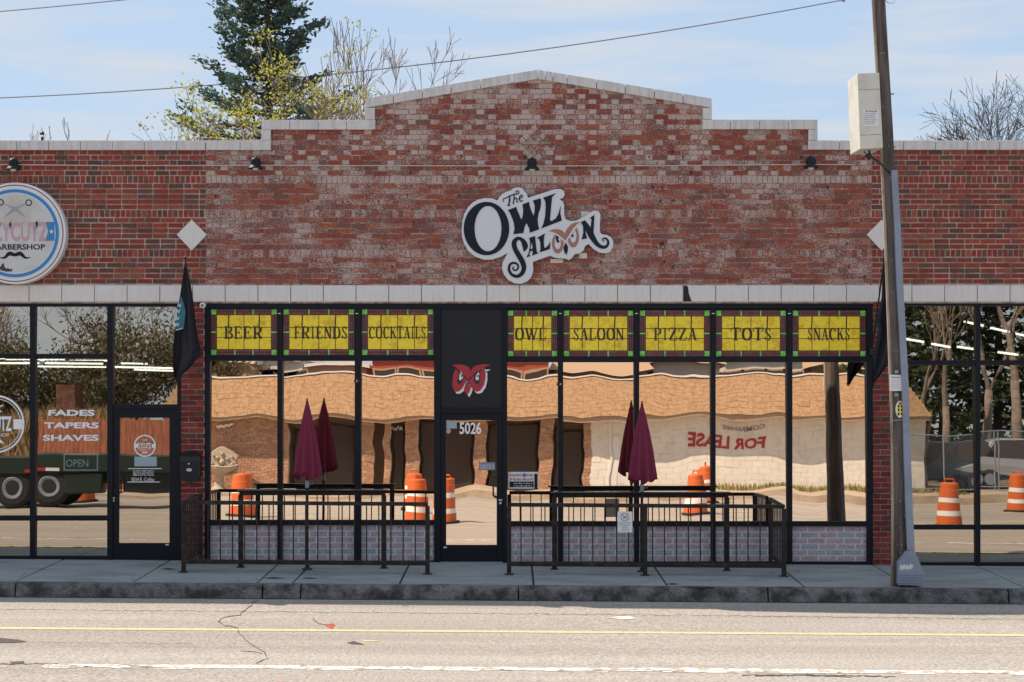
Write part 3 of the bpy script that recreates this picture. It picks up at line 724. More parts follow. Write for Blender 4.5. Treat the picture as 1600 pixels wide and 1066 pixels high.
# serif lettering, stroke by stroke (x, z in 0..1)
T,tn=.20,.08
def ser(x,z,w_=.34): return [(x-w_/2,z,tn),(x+w_/2,z,tn)]
GL={
'B':[[(.2,0,T),(.2,1,T)],[(.0,.03,tn),(.5,.03,tn),(.85,.12,T),(.88,.35,T),(.5,.52,tn),(.2,.52,tn)],[(.0,.97,tn),(.5,.97,tn),(.78,.87,T),(.78,.65,T),(.5,.53,tn)]],
'E':[[(.2,0,T),(.2,1,T)],[(0,.03,tn),(.85,.03,tn),(.9,.3,tn)],[(0,.97,tn),(.8,.97,tn),(.84,.75,tn)],[(.2,.51,tn),(.62,.51,tn)],[(.62,.38,tn),(.62,.64,tn)]],
'R':[[(.2,0,T),(.2,1,T)],ser(.2,.03,.4),[(.0,.97,tn),(.5,.97,tn),(.8,.86,T),(.78,.6,T),(.5,.49,tn),(.2,.49,tn)],[(.45,.49,T),(.9,.0,T)]],
'F':[[(.25,0,T),(.25,1,T)],ser(.25,.03,.44),[(0,.97,tn),(.85,.97,tn),(.9,.72,tn)],[(.25,.51,tn),(.65,.51,tn)],[(.65,.38,tn),(.65,.64,tn)]],
'I':[[(.5,0,T*1.2),(.5,1,T*1.2)],ser(.5,.03,.7),ser(.5,.97,.7)],
'N':[[(.15,0,tn*1.3),(.15,1,tn*1.3)],[(.15,.97,T),(.85,.03,T)],[(.85,0,tn*1.3),(.85,1,tn*1.3)],ser(.15,.03),ser(.85,.97),ser(.1,.97,.25)],
'D':[[(.2,0,T),(.2,1,T)],[(0,.03,tn),(.5,.03,tn*1.3),(.85,.25,T),(.88,.6,T),(.7,.9,tn*1.5),(.4,.97,tn),(0,.97,tn)]],
'S':[[(.12,.02,tn),(.12,.3,tn),(.4,.02,tn),(.75,.08,tn*2),(.82,.3,T),(.5,.5,T),(.2,.7,T),(.3,.93,tn*2),(.55,.98,tn),(.82,.75,tn),(.82,.98,tn)]],
'C':[[(.88,.98,tn),(.88,.72,tn),(.6,.97,tn),(.3,.88,T),(.12,.5,T*1.1),(.3,.12,T),(.6,.02,tn),(.9,.22,tn)]],
'O':[[(.5,.98,tn),(.2,.85,T),(.1,.5,T),(.2,.15,T),(.5,.02,tn),(.8,.15,T),(.9,.5,T),(.8,.85,T),(.5,.98,tn)]],
'K':[[(.2,0,T),(.2,1,T)],ser(.2,.03,.38),ser(.2,.97,.38),[(.25,.4,tn),(.85,.97,tn)],[(.45,.6,T),(.88,.03,T)],ser(.85,.97,.3),ser(.85,.03,.25)],
'T':[[(.5,0,T),(.5,1,T)],ser(.5,.03,.5),[(.04,.7,tn),(.04,.97,tn),(.96,.97,tn),(.96,.7,tn)]],
'A':[[(.12,0,tn),(.5,1,tn)],[(.5,.98,T),(.85,0,T)],[(.28,.36,tn),(.7,.36,tn)],ser(.12,.03,.3),ser(.87,.03,.34)],
'L':[[(.25,0,T),(.25,1,T)],ser(.25,.97,.44),[(.02,.03,tn),(.85,.03,tn),(.92,.35,tn)]],
'W':[[(.08,.97,T*.8),(.32,.03,T*.8)],[(.32,.03,tn),(.5,.8,tn)],[(.46,.97,T*.8),(.7,.03,T*.8)],[(.7,.03,tn),(.94,.97,tn)],ser(.08,.97,.22),ser(.92,.97,.22)],
'P':[[(.25,0,T),(.25,1,T)],ser(.25,.03,.44),[(.03,.97,tn),(.55,.97,tn),(.85,.85,T),(.85,.6,T),(.55,.46,tn),(.25,.46,tn)]],
'Z':[[(.1,.72,tn),(.1,.97,tn),(.88,.97,tn)],[(.82,.95,T),(.14,.05,T)],[(.1,.03,tn),(.9,.03,tn),(.92,.3,tn)]],
}
WD={'I':.55,'W':1.45,'O':1.05,'S':.72,'E':.85,'F':.82,'L':.85,'B':.88,'P':.88}
tip=[0]
def letters(word,x0,x1,y0,y1,par,fy):
    tot=sum(WD.get(ch,.98) for ch in word)+.16*(len(word)-1); u=(x1-x0)/tot; x=x0; b=MB()
    for ch in word:
        wd=WD.get(ch,.98)*u
        for st in GL[ch]:
            k=min(1.0,wd/(y1-y0)*1.15)
            b.ribbon([(X0(x+p[0]*wd),Z0(y1-p[1]*(y1-y0)),p[2]*(y1-y0)/PPM*k*1.05) for p in st],fy+tip[0]%5*.0004,fy+.0035,sub=1 if len(st)==2 else 3)
            tip[0]+=1
        x+=wd+.16*u
    return b.build('lettering',M['letter_brown'],par)
wx=[(350,409),(459,542),(576,665),(805,853),(896,975),(1022,1089),(1143,1206),(1263,1329)]
for i,((a,c),wd) in enumerate(zip(bays,words)):
    o_=2 if i>=3 else 0
    a_,c_,yt,yb=a+.8,c-.8,482.8+o_,555.4+o_
    pn=box('stained_glass_panel',X0(a-1),X0(c+1),.060,.09,Z0(yb+1.5),Z0(yt-1),M['lead'],saloon); pn['label']='yellow and purple stained glass panel reading '+wd
    def pc_(x0,x1,y0,y1,m,nm,g=.5):
        b=MB(); b.box(X0(x0+g),X0(x1-g),.052,.061,Z0(y1-g),Z0(y0+g)); return b.build(nm,M[m],pn,bevel=.002)
    ex=9.2
    ix0,ix1,iy0,iy1=a_+ex,c_-ex,yt+ex,yb-ex
    for (x0,x1) in ((a_,ix0),(ix1,c_)):
        for (y0,y1) in ((yt,iy0),(iy1,yb)): pc_(x0,x1,y0,y1,'glass_green','green_pane')
        ym=(yt+yb)/2
        hw=(x1-x0)/3
        for k in range(3):
            pc_(x0+k*hw,x0+(k+1)*hw,iy0,ym-1.6,'glass_purple','purple_pane',.35); pc_(x0+k*hw,x0+(k+1)*hw,ym+1.6,iy1,'glass_purple','purple_pane',.35)
        pc_(x0,x1,ym-1.6,ym+1.6,'glass_green','green_pane',.4)
    W=ix1-ix0
    for (y0,y1) in ((yt,iy0),(iy1,yb)):
        for k in range(3):
            xa,xb=ix0+W*k/3+(1.5 if k else 0),ix0+W*(k+1)/3-(1.5 if k<2 else 0)
            ymm=(y0+y1)/2
            pc_(xa,xb,y0,ymm,'glass_purple','purple_pane',.35); pc_(xa,xb,ymm,y1,'glass_purple','purple_pane',.35)
            if k: pc_(ix0+W*k/3-1.5,ix0+W*k/3+1.5,y0,y1,'glass_green','green_pane',.3)
    xs=[ix0,ix0+W*.22,ix0+W*.5,ix0+W*.78,ix1]; ys=[iy0,iy0+(iy1-iy0)*.36,iy0+(iy1-iy0)*.65,iy1]
    for k in range(4):
        for j in range(3):
            s0,s1=(1.0,-.8) if k in (1,2) else (0,0)
            b=MB(); g=.55
            b.prism([(X0(xs[k]+g),Z0(ys[j+1]-g)),(X0(xs[k+1]-g-(.9 if k in(0,2) and j==0 else 0)),Z0(ys[j+1]-g)),(X0(xs[k+1]-g),Z0(ys[j]+g)),(X0(xs[k]+g+(.9 if k in(1,3) and j==0 else 0)),Z0(ys[j]+g))],.052,.061)
            b.build('yellow_pane',M['glass_yellow'],pn,bevel=.002)
    wa,wb=wx[i]
    letters(wd,wa,wb,510+o_*1.2,529.5+o_*1.2,pn,.0475)
    if i not in (2,7): box('clip',X0(c+1.5),X0(c+5.5),.004,.012,Z0(490.6),Z0(489.4),M['white'],saloon)
# door transom panel with owl
fbox(saloon,688,785.5,638,646,.01,.13)
tp=box('transom_panel',X0(688),X0(785.5),.04,.10,Z0(638),Z0(482.5),M['panel'],saloon,bevel=.003)
def Q(zx,zy): return (670+zx/6.27, 470+zy/6.27)
def qp(pts,dx=0,dy=0): return [(X0(Q(a+dx,c+dy)[0]),Z0(Q(a+dx,c+dy)[1])) for a,c in pts]
def ell(cx,cy,rx,ry,n=28,rot=0):
    o=[]
    for k in range(n):
        a=2*PI*k/n; x=rx*math.cos(a); y=ry*math.sin(a)
        o.append((cx+x*math.cos(rot)-y*math.sin(rot),cy+x*math.sin(rot)+y*math.cos(rot)))
    return o
owl_brow=[(222,630),(300,623),(355,632),(395,655),(410,690),(425,660),(460,635),(530,621),(608,625),(575,640),(510,672),(440,720),(388,775),(335,722),(285,672),(255,645)]
owl_left=[(262,665),(240,720),(228,790),(233,850),(252,890),(285,893),(322,868),(350,820),(378,778),(330,725),(285,680)]
owl_right=[(392,780),(415,838),(440,880),(470,893),(505,880),(540,830),(556,760),(556,690),(535,665),(500,682),(440,730)]
owl_beak=[(382,790),(350,850),(345,885),(378,925),(398,895),(412,848)]
ow=None
b=MB()
for pl_ in (owl_left,owl_right,owl_beak,[(500,640),(545,655),(590,655),(560,670),(520,670)]): b.prism(qp(pl_,17,20),.036,.0402)
o=b.build('emblem',M['white'],saloon); o['label']='white drop shadow of the red owl emblem'
for nm,pl_,yy in (('owl_eye_ring',owl_left,.0335),('owl_eye_ring',owl_right,.0335),('owl_beak',owl_beak,.0333),('owl_brow',owl_brow,.031)):
    b=MB(); b.prism(qp(pl_),yy,.0362); b.build(nm,M['red'],saloon)
b=MB()
b.prism(qp([(300,685),(285,740),(278,790),(290,818),(315,812),(340,770),(352,745)]),.0315,.0337)
b.prism(qp([(500,685),(505,730),(500,785),(480,818),(455,812),(440,775),(445,740)]),.0315,.0337)
b.ribbon([(*qp([(265,668)])[0],.008),(*qp([(330,725)])[0],.010),(*qp([(385,778)])[0],.010),(*qp([(418,850)])[0],.008)],.0290,.0312,sub=3)
b.ribbon([(*qp([(555,660)])[0],.008),(*qp([(450,722)])[0],.010),(*qp([(385,780)])[0],.010),(*qp([(345,870)])[0],.008)],.0286,.0312,sub=3)
b.build('owl_outline',M['black'],saloon)
b=MB(); b.prism(qp([(312,690),(298,735),(296,775),(312,782),(332,760),(340,735)]),.0300,.0316); b.prism(qp([(490,690),(495,730),(488,775),(470,784),(456,765),(462,735)]),.0300,.0316); b.build('owl_eye',M['white'],saloon)
b=MB(); b.prism(qp(ell(324,738,12,9,12)),.0284,.0301); b.prism(qp(ell(483,738,12,9,12)),.0284,.0301); b.build('owl_pupil',M['black'],saloon)
# saloon door
def door(par,x0,x1,y0,y1,gx0,gx1,gy0,gy1,m,fy=.03,hx=None,hy=(745,778),label=None):
    e=MB(); d=bpy.data.objects.new('door',None); COL.objects.link(d); d.location=(X0((x0+x1)/2),fy,Z0(y1)); attach(d,par)
    e.box(X0(x0),X0(gx0),fy,fy+.05,Z0(y1),Z0(y0)); e.box(X0(gx1),X0(x1),fy,fy+.05,Z0(y1),Z0(y0))
    e.box(X0(gx0),X0(gx1),fy+.002,fy+.048,Z0(y1),Z0(gy1)); e.box(X0(gx0),X0(gx1),fy+.002,fy+.048,Z0(gy0),Z0(y0))
    o=e.build('door_frame',M['frame'],d,bevel=.004)
    pane(d,gx0,gx1,gy0,gy1,m,'door_glass',fy+.012)
    b=MB(); k=1 if hx>(gx0+gx1)/2 else -1
    xh=X0(hx)
    b.tube([(xh,fy,Z0(hy[0])),(xh-k*.01,fy-.06,Z0(hy[0])),(xh-k*.06,fy-.07,Z0(hy[0])-.01),(xh-k*.085,fy-.07,Z0(hy[0]+4)),(xh-k*.085,fy-.07,Z0(hy[1]-4)),(xh-k*.06,fy-.07,Z0(hy[1])+.01),(xh-k*.01,fy-.06,Z0(hy[1])),(xh,fy,Z0(hy[1]))],.011,8)
    b.build('handle',M['black'],d,smooth=True)
    return d
dr=door(saloon,688,785.5,646,879,697,776,657,852,'mirror',hx=780)
text('number','5026',718,752,660,678.5,-.045,M['vinyl'],dr,bold=.02)
box('sticker',X0(696.8),X0(713.5),.043,.0455,Z0(670),Z0(658),M['sticker_blue'],dr)
b=MB(); b.prism([(X0(700.5)+.035*math.cos(2*PI*k/16),Z0(674)+.035*math.sin(2*PI*k/16)) for k in range(16)],.0425,.0428); b.build('sticker',M['pink'],dr)
box('sticker',X0(748),X0(773.5),.043,.0455,Z0(735),Z0(723),M['sticker_grey'],dr)
fineprint('small_print',750,763,726,729,-.0425,M['white'],dr); fineprint('small_print',750,763,730,732.5,-.0425,M['white'],dr,2); text('small_print','11',765,771,725.5,732.5,-.0425,M['white'],dr)
box('keyhole',X0(779),X0(784.5),.024,.031,Z0(783),Z0(780.5),M['white'],dr); box('keyhole',X0(780),X0(783.5),.024,.031,Z0(788),Z0(785),M['white'],dr)
box('label_tag',X0(693),X0(698),.026,.031,Z0(857),Z0(854.6),M['white'],dr)
box('threshold',X0(688),X0(785.5),-.02,.10,-.06,.012,M['galv'],saloon,bevel=.004)
# framed poster in the window right of the door
ps=empty('window_poster',(X0(818),.06,Z0(763)),'red white and blue notice poster taped low in the window right of the saloon door','poster')
box('poster_sheet',X0(794),X0(841),.062,.066,Z0(764),Z0(738),M['white'],ps)
box('poster_band',X0(796),X0(834),.0595,.0618,Z0(762),Z0(753),M['navy'],ps)
fineprint('poster_print',796,815,740.5,744.5,-.0595,M['red'],ps); fineprint('poster_print',822,833,740.5,744.5,-.0595,M['red'],ps); fineprint('poster_print',797,834,747,751.5,-.0595,M['lease_red'],ps,3); fineprint('poster_print',803,833,754.5,756.5,-.0590,M['white'],ps,4); fineprint('poster_print',803,833,758.5,760.5,-.0590,M['white'],ps,5)
b=MB(); b.box(X0(835),X0(840),.059,.0618,Z0(764),Z0(741)); b.build('poster_strip',M['navy'],ps); b=MB(); b.prism([(X0(819)+.022*math.cos(k*PI/6),Z0(743)+.03*math.sin(k*PI/6)) for k in range(12)],.0575,.0592); b.build('poster_figure',M['blue'],ps)

# -- barbershop
HL=471.5
fbox(barber,-620,282.5,HL,479,.015,.14)
for a,c in ((-510,-502),(-405,-397),(-300,-292),(-190,-182),(-75,-67),(46,54.5)): fbox(barber,a,c,479,869,.012,.13)
fbox(barber,167,176,479,877,.010,.135); fbox(barber,276.5,282.5,479,877,.010,.135)
fbox(barber,-620,167,553,560,.022,.125); fbox(barber,-620,167,806,814,.022,.125); fbox(barber,-620,167,869,877,.022,.125)
fbox(barber,176,276.5,632,640,.022,.125)
bx=[-620,-510,-405,-300,-190,-75,46,167]; bx0=[-620,-502,-397,-292,-182,-67,54.5]; bx1=[-510,-405,-300,-190,-75,46,167]
for a,c in zip(bx0,bx1):
    pane(barber,a,c,479,553,'clear'); pane(barber,a,c,560,806,'clear'); pane(barber,a,c,814,869,'clear')
pane(barber,176,276.5,479,632,'clear')
db=door(barber,176,276.5,640,876,185,264,653,849,'clear',hx=181,hy=(742,771))
box('keyhole',X0(173.5),X0(178.5),.024,.031,Z0(780),Z0(777.5),M['white'],db); box('keyhole',X0(174),X0(178),.024,.031,Z0(784),Z0(781.5),M['white'],db)
box('label_tag',X0(258),X0(263),.026,.031,Z0(852.8),Z0(850.6),M['white'],db)
def ring(b,cx,cy,r0,r1,y0,y1,n=40,sx=1):
    for k in range(n):
        a,c=2*PI*k/n,2*PI*(k+1)/n
        b.prism([(X0(cx+r0*math.cos(a)),Z0(cy+r0*math.sin(a))),(X0(cx+r1*math.cos(a)),Z0(cy+r1*math.sin(a))),(X0(cx+r1*math.cos(c)),Z0(cy+r1*math.sin(c))),(X0(cx+r0*math.cos(c)),Z0(cy+r0*math.sin(c)))],y0,y1)
def decal(par,cx,cy,R,y,m='vinyl'):
    b=MB(); ring(b,cx,cy,R-.04*R-1,R,y,y+.002); ring(b,cx,cy,R*.86,R*.88,y,y+.002)
    b.box(X0(cx-R*.93),X0(cx-R*.62),y-.0004,y+.0018,Z0(cy+R*.18),Z0(cy-R*.16)); b.box(X0(cx+R*.62),X0(cx+R*.93),y-.0004,y+.0018,Z0(cy+R*.18),Z0(cy-R*.16))
    o=b.build('decal_ring',M[m],par); 
    text('decal_text','FLYCUTZ',cx-R*.62,cx+R*.60,cy-R*.27,cy+R*.24,-y,M[m],par,bold=.03)
    text('decal_text','BARBERSHOP',cx-R*.5,cx+R*.5,cy+R*.31,cy+R*.43,-y,M[m],par)
    b=MB(); b.ribbon([(X0(cx-R*.3),Z0(cy+R*.68),.004),(X0(cx-R*.12),Z0(cy+R*.58),R*.12/PPM),(X0(cx),Z0(cy+R*.64),R*.08/PPM),(X0(cx+R*.12),Z0(cy+R*.58),R*.12/PPM),(X0(cx+R*.3),Z0(cy+R*.68),.004)],y,y+.002)
    b.ribbon([(X0(cx-R*.25),Z0(cy-R*.65),.01*R/30),(X0(cx+R*.2),Z0(cy-R*.42),.01*R/30)],y,y+.002,sub=1); b.ribbon([(X0(cx+R*.25),Z0(cy-R*.65),.01*R/30),(X0(cx-R*.2),Z0(cy-R*.42),.01*R/30)],y-.0004,y+.0016,sub=1)
    b.build('decal_mark',M[m],par)
decal(barber,-9,663,45.5,.058)
decal(db,225.5,697,17.3,.038)
for wd,y0,y1,x0,x1 in (('FADES',640.5,650,75.5,148),('TAPERS',660,669.5,69,154.5),('SHAVES',679.5,689,67,154.5)): text('window_lettering',wd,x0,x1,y0,y1,-.058,M['vinyl'],barber,bold=.035)
box('sticker',X0(209),X0(244),.039,.0405,Z0(729),Z0(714),M['sticker_blue'],db)
b=MB(); b.box(X0(199),X0(251.5),.0375,.039,Z0(733.3),Z0(732)); b.box(X0(198),X0(248.5),.0375,.039,Z0(754.3),Z0(753)); b.build('decal_line',M['white'],db)
for k in range(3): fineprint('opening_hours',208,240,735+k*3.2,737+k*3.2,-.0385,M['vinyl'],db,k)
text('street_address','5034 E. Colfax',205,241,746.5,752.3,-.0385,M['white'],db)
os_=empty('open_sign',(X0(121),.2,Z0(737)),'rectangular open sign hanging inside the barbershop window under the word shaves','sign')
b=MB()
for a in ((94,148,710,711.8),(94,148,735.2,737),(94,95.8,711.8,735.2),(146.2,148,711.8,735.2)): b.box(X0(a[0]),X0(a[1]),.18,.2,Z0(a[3]),Z0(a[2]))
b.build('sign_frame',M['open_sign'],os_); text('sign_letters','OPEN',103,138,718,729.5,-.18,M['open_sign'],os_,bold=.01,)
box('sign_back',X0(95),X0(147),.21,.23,Z0(736),Z0(711),M['navy'],os_)
# -- right shop
fbox(shop,1404,2230,471,478,.015,.14)
fbox(shop,1404,1412,478,884,.011,.13)
for a,c in ((1525,1532.5),(1645,1652.5),(1765,1772),(1885,1892),(2005,2012),(2125,2132)): fbox(shop,a,c,478,884,.012,.13)
fbox(shop,1412,2230,563,570.5,.022,.125); fbox(shop,1412,2230,820.5,828,.022,.125); fbox(shop,1412,2230,879,887,.022,.125)
for a,c in ((1412,1525),(1532.5,1645),(1652.5,1765),(1772,1885),(1892,2005),(2012,2125)):
    pane(shop,a,c,478,563,'clear'); pane(shop,a,c,570.5,820.5,'clear'); pane(shop,a,c,828,879,'clear')
# interior tube lights
def tube_light(a,c,y,label,group):
    """one strip between photo pixels a and c, y metres behind the facade"""
    A=F(*a,-y); C=F(*c,-y); t=empty('ceiling_light',tuple((A+C)/2),label,'ceiling light',group)
    def bar(dz,h,w_,nm,m):
        b=MB(); b.add([(A.x,y-w_,A.z+dz),(C.x,y-w_,C.z+dz),(C.x,y+w_,C.z+dz),(A.x,y+w_,A.z+dz),(A.x,y-w_,A.z+dz+h),(C.x,y-w_,C.z+dz+h),(C.x,y+w_,C.z+dz+h),(A.x,y+w_,A.z+dz+h)],[(0,1,5,4),(1,2,6,5),(2,3,7,6),(3,0,4,7),(4,5,6,7),(3,2,1,0)]); b.build(nm,M[m],t)
    bar(0,.028,.05,'tube','tube_light'); bar(.03,.03,.07,'housing','white'); b=MB(); x=(A.x+C.x)/2; z=(A.z+C.z)/2+.062; b.box(x-.01,x+.01,y-.01,y+.01,z,3.78); b.build('hanger',M['steel'],t)
for y,rows,nm in ((2.0,[((-120,569),(60,569)),((72,569),(160,570)),((180,575),(270,577))],'front'),(4.2,[((10,564),(100,564)),((110,565),(168,565)),((210,579),(272,581))],'middle'),(6.4,[((-60,561.5),(45,561.5)),((60,574),(165,575)),((190,569),(230,570))],'rear')):
    for (a,c),pos in zip(rows,('beside the left edge of the photo','behind the middle window','above the door')):
        tube_light(a,c,y,nm+' row tube light in the barbershop, '+pos,'barbershop ceiling lights')
for y,rows,nm in ((2.4,[((1413,531),(1443,536)),((1456,539),(1484,544)),((1496,543.5),(1524,547.5)),((1560,552),(1590,556))],'front'),(4.6,[((1507,504),(1536,510.5)),((1548,514),(1576,520)),((1588,523),(1618,530)),((1640,533),(1670,539))],'rear')):
    for (a,c),pos in zip(rows,('nearest the utility pole','second from the pole','third from the pole','fourth from the pole')):
        tube_light(a,c,y,nm+' row slanting tube light in the right shop, '+pos,'shop ceiling lights')
# ================================================================ SIGNS ON THE WALL
def S_(zx,zy): return (X0(710+zx/5.923), Z0(280+zy/5.923))
def sp(pts): return [S_(a,c) for a,c in pts]
def sr(pts,k=1.0): return [(*S_(a,c),wd/5.923/PPM*k) for a,c,wd in pts]
sg=empty('owl_saloon_sign',(X0(830),-.05,Z0(370)),'white cut-out sign with dark letters The Owl Saloon on the old brick wall','sign')
board=[(68,470),(74,400),(92,330),(125,268),(165,225),(215,196),(280,181),(345,182),(400,203),(412,178),(440,145),(480,122),(520,110),(545,90),(590,80),(628,92),(645,118),(670,140),(680,178),(760,153),(860,120),(930,98),(985,97),(1012,117),(1020,145),(1010,172),(985,188),(972,192),(1003,213),(1014,245),(1015,340),(1030,378),(1080,395),(1130,385),(1200,352),(1255,312),(1295,295),(1332,303),(1350,335),(1344,430),(1345,498),(1368,515),(1410,520),(1448,543),(1468,585),(1464,635),(1440,675),(1400,690),(1340,684),(1290,655),(1240,605),(1208,622),(1195,660),(1165,688),(1110,700),(1085,735),(1055,753),(1030,740),(960,735),(925,730),(890,712),(820,735),(725,770),(730,845),(715,905),(680,945),(625,970),(560,968),(500,938),(460,890),(440,835),(447,775),(475,720),(492,687),(430,722),(350,748),(270,748),(190,720),(130,670),(90,600),(72,535)]
b=MB(); b.prism(sp(board),-.085,-.03); b.build('sign_board',M['sign_white'],sg,bevel=.004)
for (x,z) in ((300,300),(700,560),(1200,520)): 
    p=S_(x,z); box('stand_off',p[0]-.02,p[0]+.02,-.03,.01,p[1]-.02,p[1]+.02,M['steel'],sg)
Y0,Y1=-.093,-.0852
b=MB()
n=48; c0=(298,462); 
for k in range(n):
    a,c=2*PI*k/n,2*PI*(k+1)/n
    po=lambda t:(298+210*math.cos(t),462+246*math.sin(t)); pi_=lambda t:(312+124*math.cos(t),463+209*math.sin(t))
    b.prism([S_(*pi_(a)),S_(*po(a)),S_(*po(c)),S_(*pi_(c))],Y0,Y1)
b.build('letter_o',M['navy'],sg)
def poly(nm,pts,m='navy',y0=Y0,y1=Y1):
    b=MB(); b.prism(sp(pts),y0,y1); return b.build(nm,M[m],sg)
poly('letter_w',[(495,292),(573,262),(580,290),(598,330),(615,372),(624,376),(634,330),(636,280),(630,240),(690,216),(697,255),(712,300),(732,345),(742,300),(742,245),(725,204),(797,183),(802,225),(795,275),(776,330),(770,380),(774,430),(785,468),(697,502),(692,460),(675,425),(664,414),(652,440),(644,475),(638,503),(545,514),(556,470),(552,420),(535,365),(515,320)])
poly('letter_l',[(820,178),(938,136),(903,172),(897,230),(890,310),(882,385),(900,393),(935,370),(960,330),(982,252),(979,320),(992,388),(802,462),(822,420),(838,350),(844,270),(840,210)])
b=MB(); b.ribbon(sr([(642,672,8),(655,630,50),(640,585,44),(610,556,30),(580,556,34),(553,590,44),(560,645,44),(590,700,46),(625,760,48),(643,820,44),(625,875,38),(580,903,30),(530,885,26),(505,840,24),(515,795,22),(550,778,20),(585,795,18),(588,830,16),(563,848,15),(540,832,12),(550,812,9)]),Y0,Y1,sub=5); b.build('letter_s',M['navy'],sg)
poly('letter_a',[(665,728),(685,690),(702,620),(697,570),(690,550),(745,530),(752,590),(758,650),(764,680),(778,690),(716,712),(724,690),(722,664),(702,672),(692,700),(702,716)])
poly('letter_a_opening',[(706,650),(722,645),(716,592)],'sign_white',Y0-.0008,Y0+.002)
poly('letter_l_small',[(760,550),(838,506),(830,535),(826,590),(832,640),(852,634),(870,612),(886,582),(882,650),(788,682),(796,650),(794,590),(782,556)])
for cx,cy,rx,ry,ix,iy in ((955,600,53,92,30,62),(1098,538,52,98,30,64)):
    b=MB()
    for k in range(36):
        a,c=2*PI*k/36,2*PI*(k+1)/36; rt=-.08
        f=lambda t,q,w_:(cx+q*math.cos(t),cy+w_*math.sin(t)-(8 if q<40 else 0))
        b.prism([S_(*f(a,ix,iy)),S_(*f(a,rx,ry)),S_(*f(c,rx,ry)),S_(*f(c,ix,iy))],Y0,Y1)
    b.build('owl_eye_ring',M['sign_brown'],sg)
for cx,cy in ((962,560),(1094,508)):
    poly('owl_pupil',[(cx-20,cy-32),(cx-24,cy),(cx-14,cy+30),(cx+4,cy+32),(cx+8,cy+14),(cx-2,cy+8),(cx-4,cy-6),(cx+6,cy-12),(cx+2,cy-28)],'navy')
brow=[(872,484),(920,468),(965,468),(1000,482),(1018,508),(1040,465),(1075,425),(1115,405),(1165,402),(1130,425),(1095,465),(1065,515),(1025,575),(990,545),(950,512),(910,496)]
b=MB(); cxm=sum(p[0] for p in brow)/len(brow); cym=sum(p[1] for p in brow)/len(brow)
outl=[(866,480),(918,458),(968,456),(1005,472),(1018,490),(1036,455),(1072,415),(1112,393),(1175,390),(1142,430),(1108,475),(1080,522),(1026,592),(980,556),(944,522),(900,506)]
b.prism(sp(outl),Y0-.001,Y1); b.build('owl_brow_edge',M['sign_white'],sg)
poly('owl_brow',brow,'sign_brown',Y0-.002,Y0-.0005)
poly('owl_beak',[(1028,592),(1050,630),(1047,670),(1035,706),(1016,680),(1007,640)])
b=MB()
b.prism(sp([(1168,402),(1212,392),(1214,440),(1212,500),(1225,552),(1176,563),(1190,500),(1188,440)]),Y0,Y1)
b.build('letter_n',M['navy'],sg)
b=MB(); b.ribbon(sr([(1192,392,26),(1222,440,44),(1262,520,56),(1305,590,42),(1350,628,32),(1395,632,26),(1420,600,22),(1412,565,18),(1385,550,13),(1367,566,10),(1382,580,7)]),Y0-.0006,Y1-.001,sub=5); b.build('letter_n_tail',M['navy'],sg)
poly('letter_n_stem',[(1292,335),(1290,400),(1284,520),(1270,530),(1255,480),(1262,420),(1266,375),(1252,366)],'navy',Y0-.0012,Y1)
b=MB(); R=lambda p,dy=0: b.ribbon(sr(p),Y0-dy,Y1-dy,sub=4)
R([(458,214,7),(450,200,8),(458,186,8),(480,180,9),(510,162,9),(555,147,9),(592,140,9),(596,122,8),(580,114,8),(568,124,7),(578,132,5)])
R([(514,168,13),(510,205,14),(503,250,14)],.0005); R([(488,252,6),(520,250,6)],.001)
R([(553,140,9),(552,180,10),(545,238,11)],.0005); R([(550,198,7),(566,182,9),(580,190,10),(578,212,10),(590,222,7)],.001)
R([(605,186,7),(622,176,8),(630,162,8),(620,152,7),(606,166,10),(602,192,11),(615,212,9),(634,200,7)],.0005)
b.build('word_the',M['navy'],sg)
# light patches of old mounting blocks behind the sign
for a in ((908,921,331,342),(905,917,396,404),(860,880,405,411)): box('mounting_block',X0(a[0]),X0(a[1]),-.014,.012,Z0(a[3]),Z0(a[2]),M['cream'],wall_c)

# barbershop round sign
bs=empty('barbershop_sign',(X0(28.5),-.05,Z0(366)),'round white and blue barbershop sign with scissors, pink letters and a broken lower edge','sign')
CXB,CYB=28.5,366
def disc(nm,r,y0,y1,m,n=64,bev=0):
    b=MB(); b.prism([(X0(CXB)+r/PPM*math.cos(2*PI*k/n),Z0(CYB)+r/PPM*math.sin(2*PI*k/n)) for k in range(n)],y0,y1); return b.build(nm,M[m],bs,bevel=bev)
disc('sign_case',79,-.16,0,'white',bev=.012)
def rg(nm,r0,r1,y0,y1,m):
    b=MB(); ring(b,CXB,CYB,r0,r1,y0,y1,64); return b.build(nm,M[m],bs)
rg('red_ring',74.0,75.4,-.163,-.1602,'maroon'); rg('pale_ring',62.5,69.5,-.164,-.1602,'blue_pale'); rg('blue_ring',63.5,68.3,-.166,-.1602,'blue')
disc('sign_face',61.5,-.1625,-.1602,'barber_face')
b=MB(); b.prism([(X0(a),Z0(c)) for a,c in ((76.5,348.5),(90,348.5),(90,377.5),(76.5,377.5),(80,363))],-.1665,-.1626)
b.prism([(X0(a),Z0(c)) for a,c in ((-19.5,348.5),(-33,348.5),(-33,377.5),(-19.5,377.5),(-23,363))],-.1665,-.1626); b.build('blue_tab',M['blue'],bs)
b=MB(); 
for sx in (85.5,-28.5): b.prism([(X0(sx)+(.035 if k%2==0 else .015)*math.sin(PI*k/5),Z0(363.5)+(.035 if k%2==0 else .015)*math.cos(PI*k/5)) for k in range(10)],-.168,-.1666)
b.build('star',M['white'],bs)
text('sign_letters','FLYCUTZ',-17,76,347,377.5,.1632,M['pink'],bs,bold=.035,thick=.002)
text('sign_letters','BARBERSHOP',-14,70.5,381.5,390.5,.1632,M['navy'],bs,bold=.03)
b=MB()
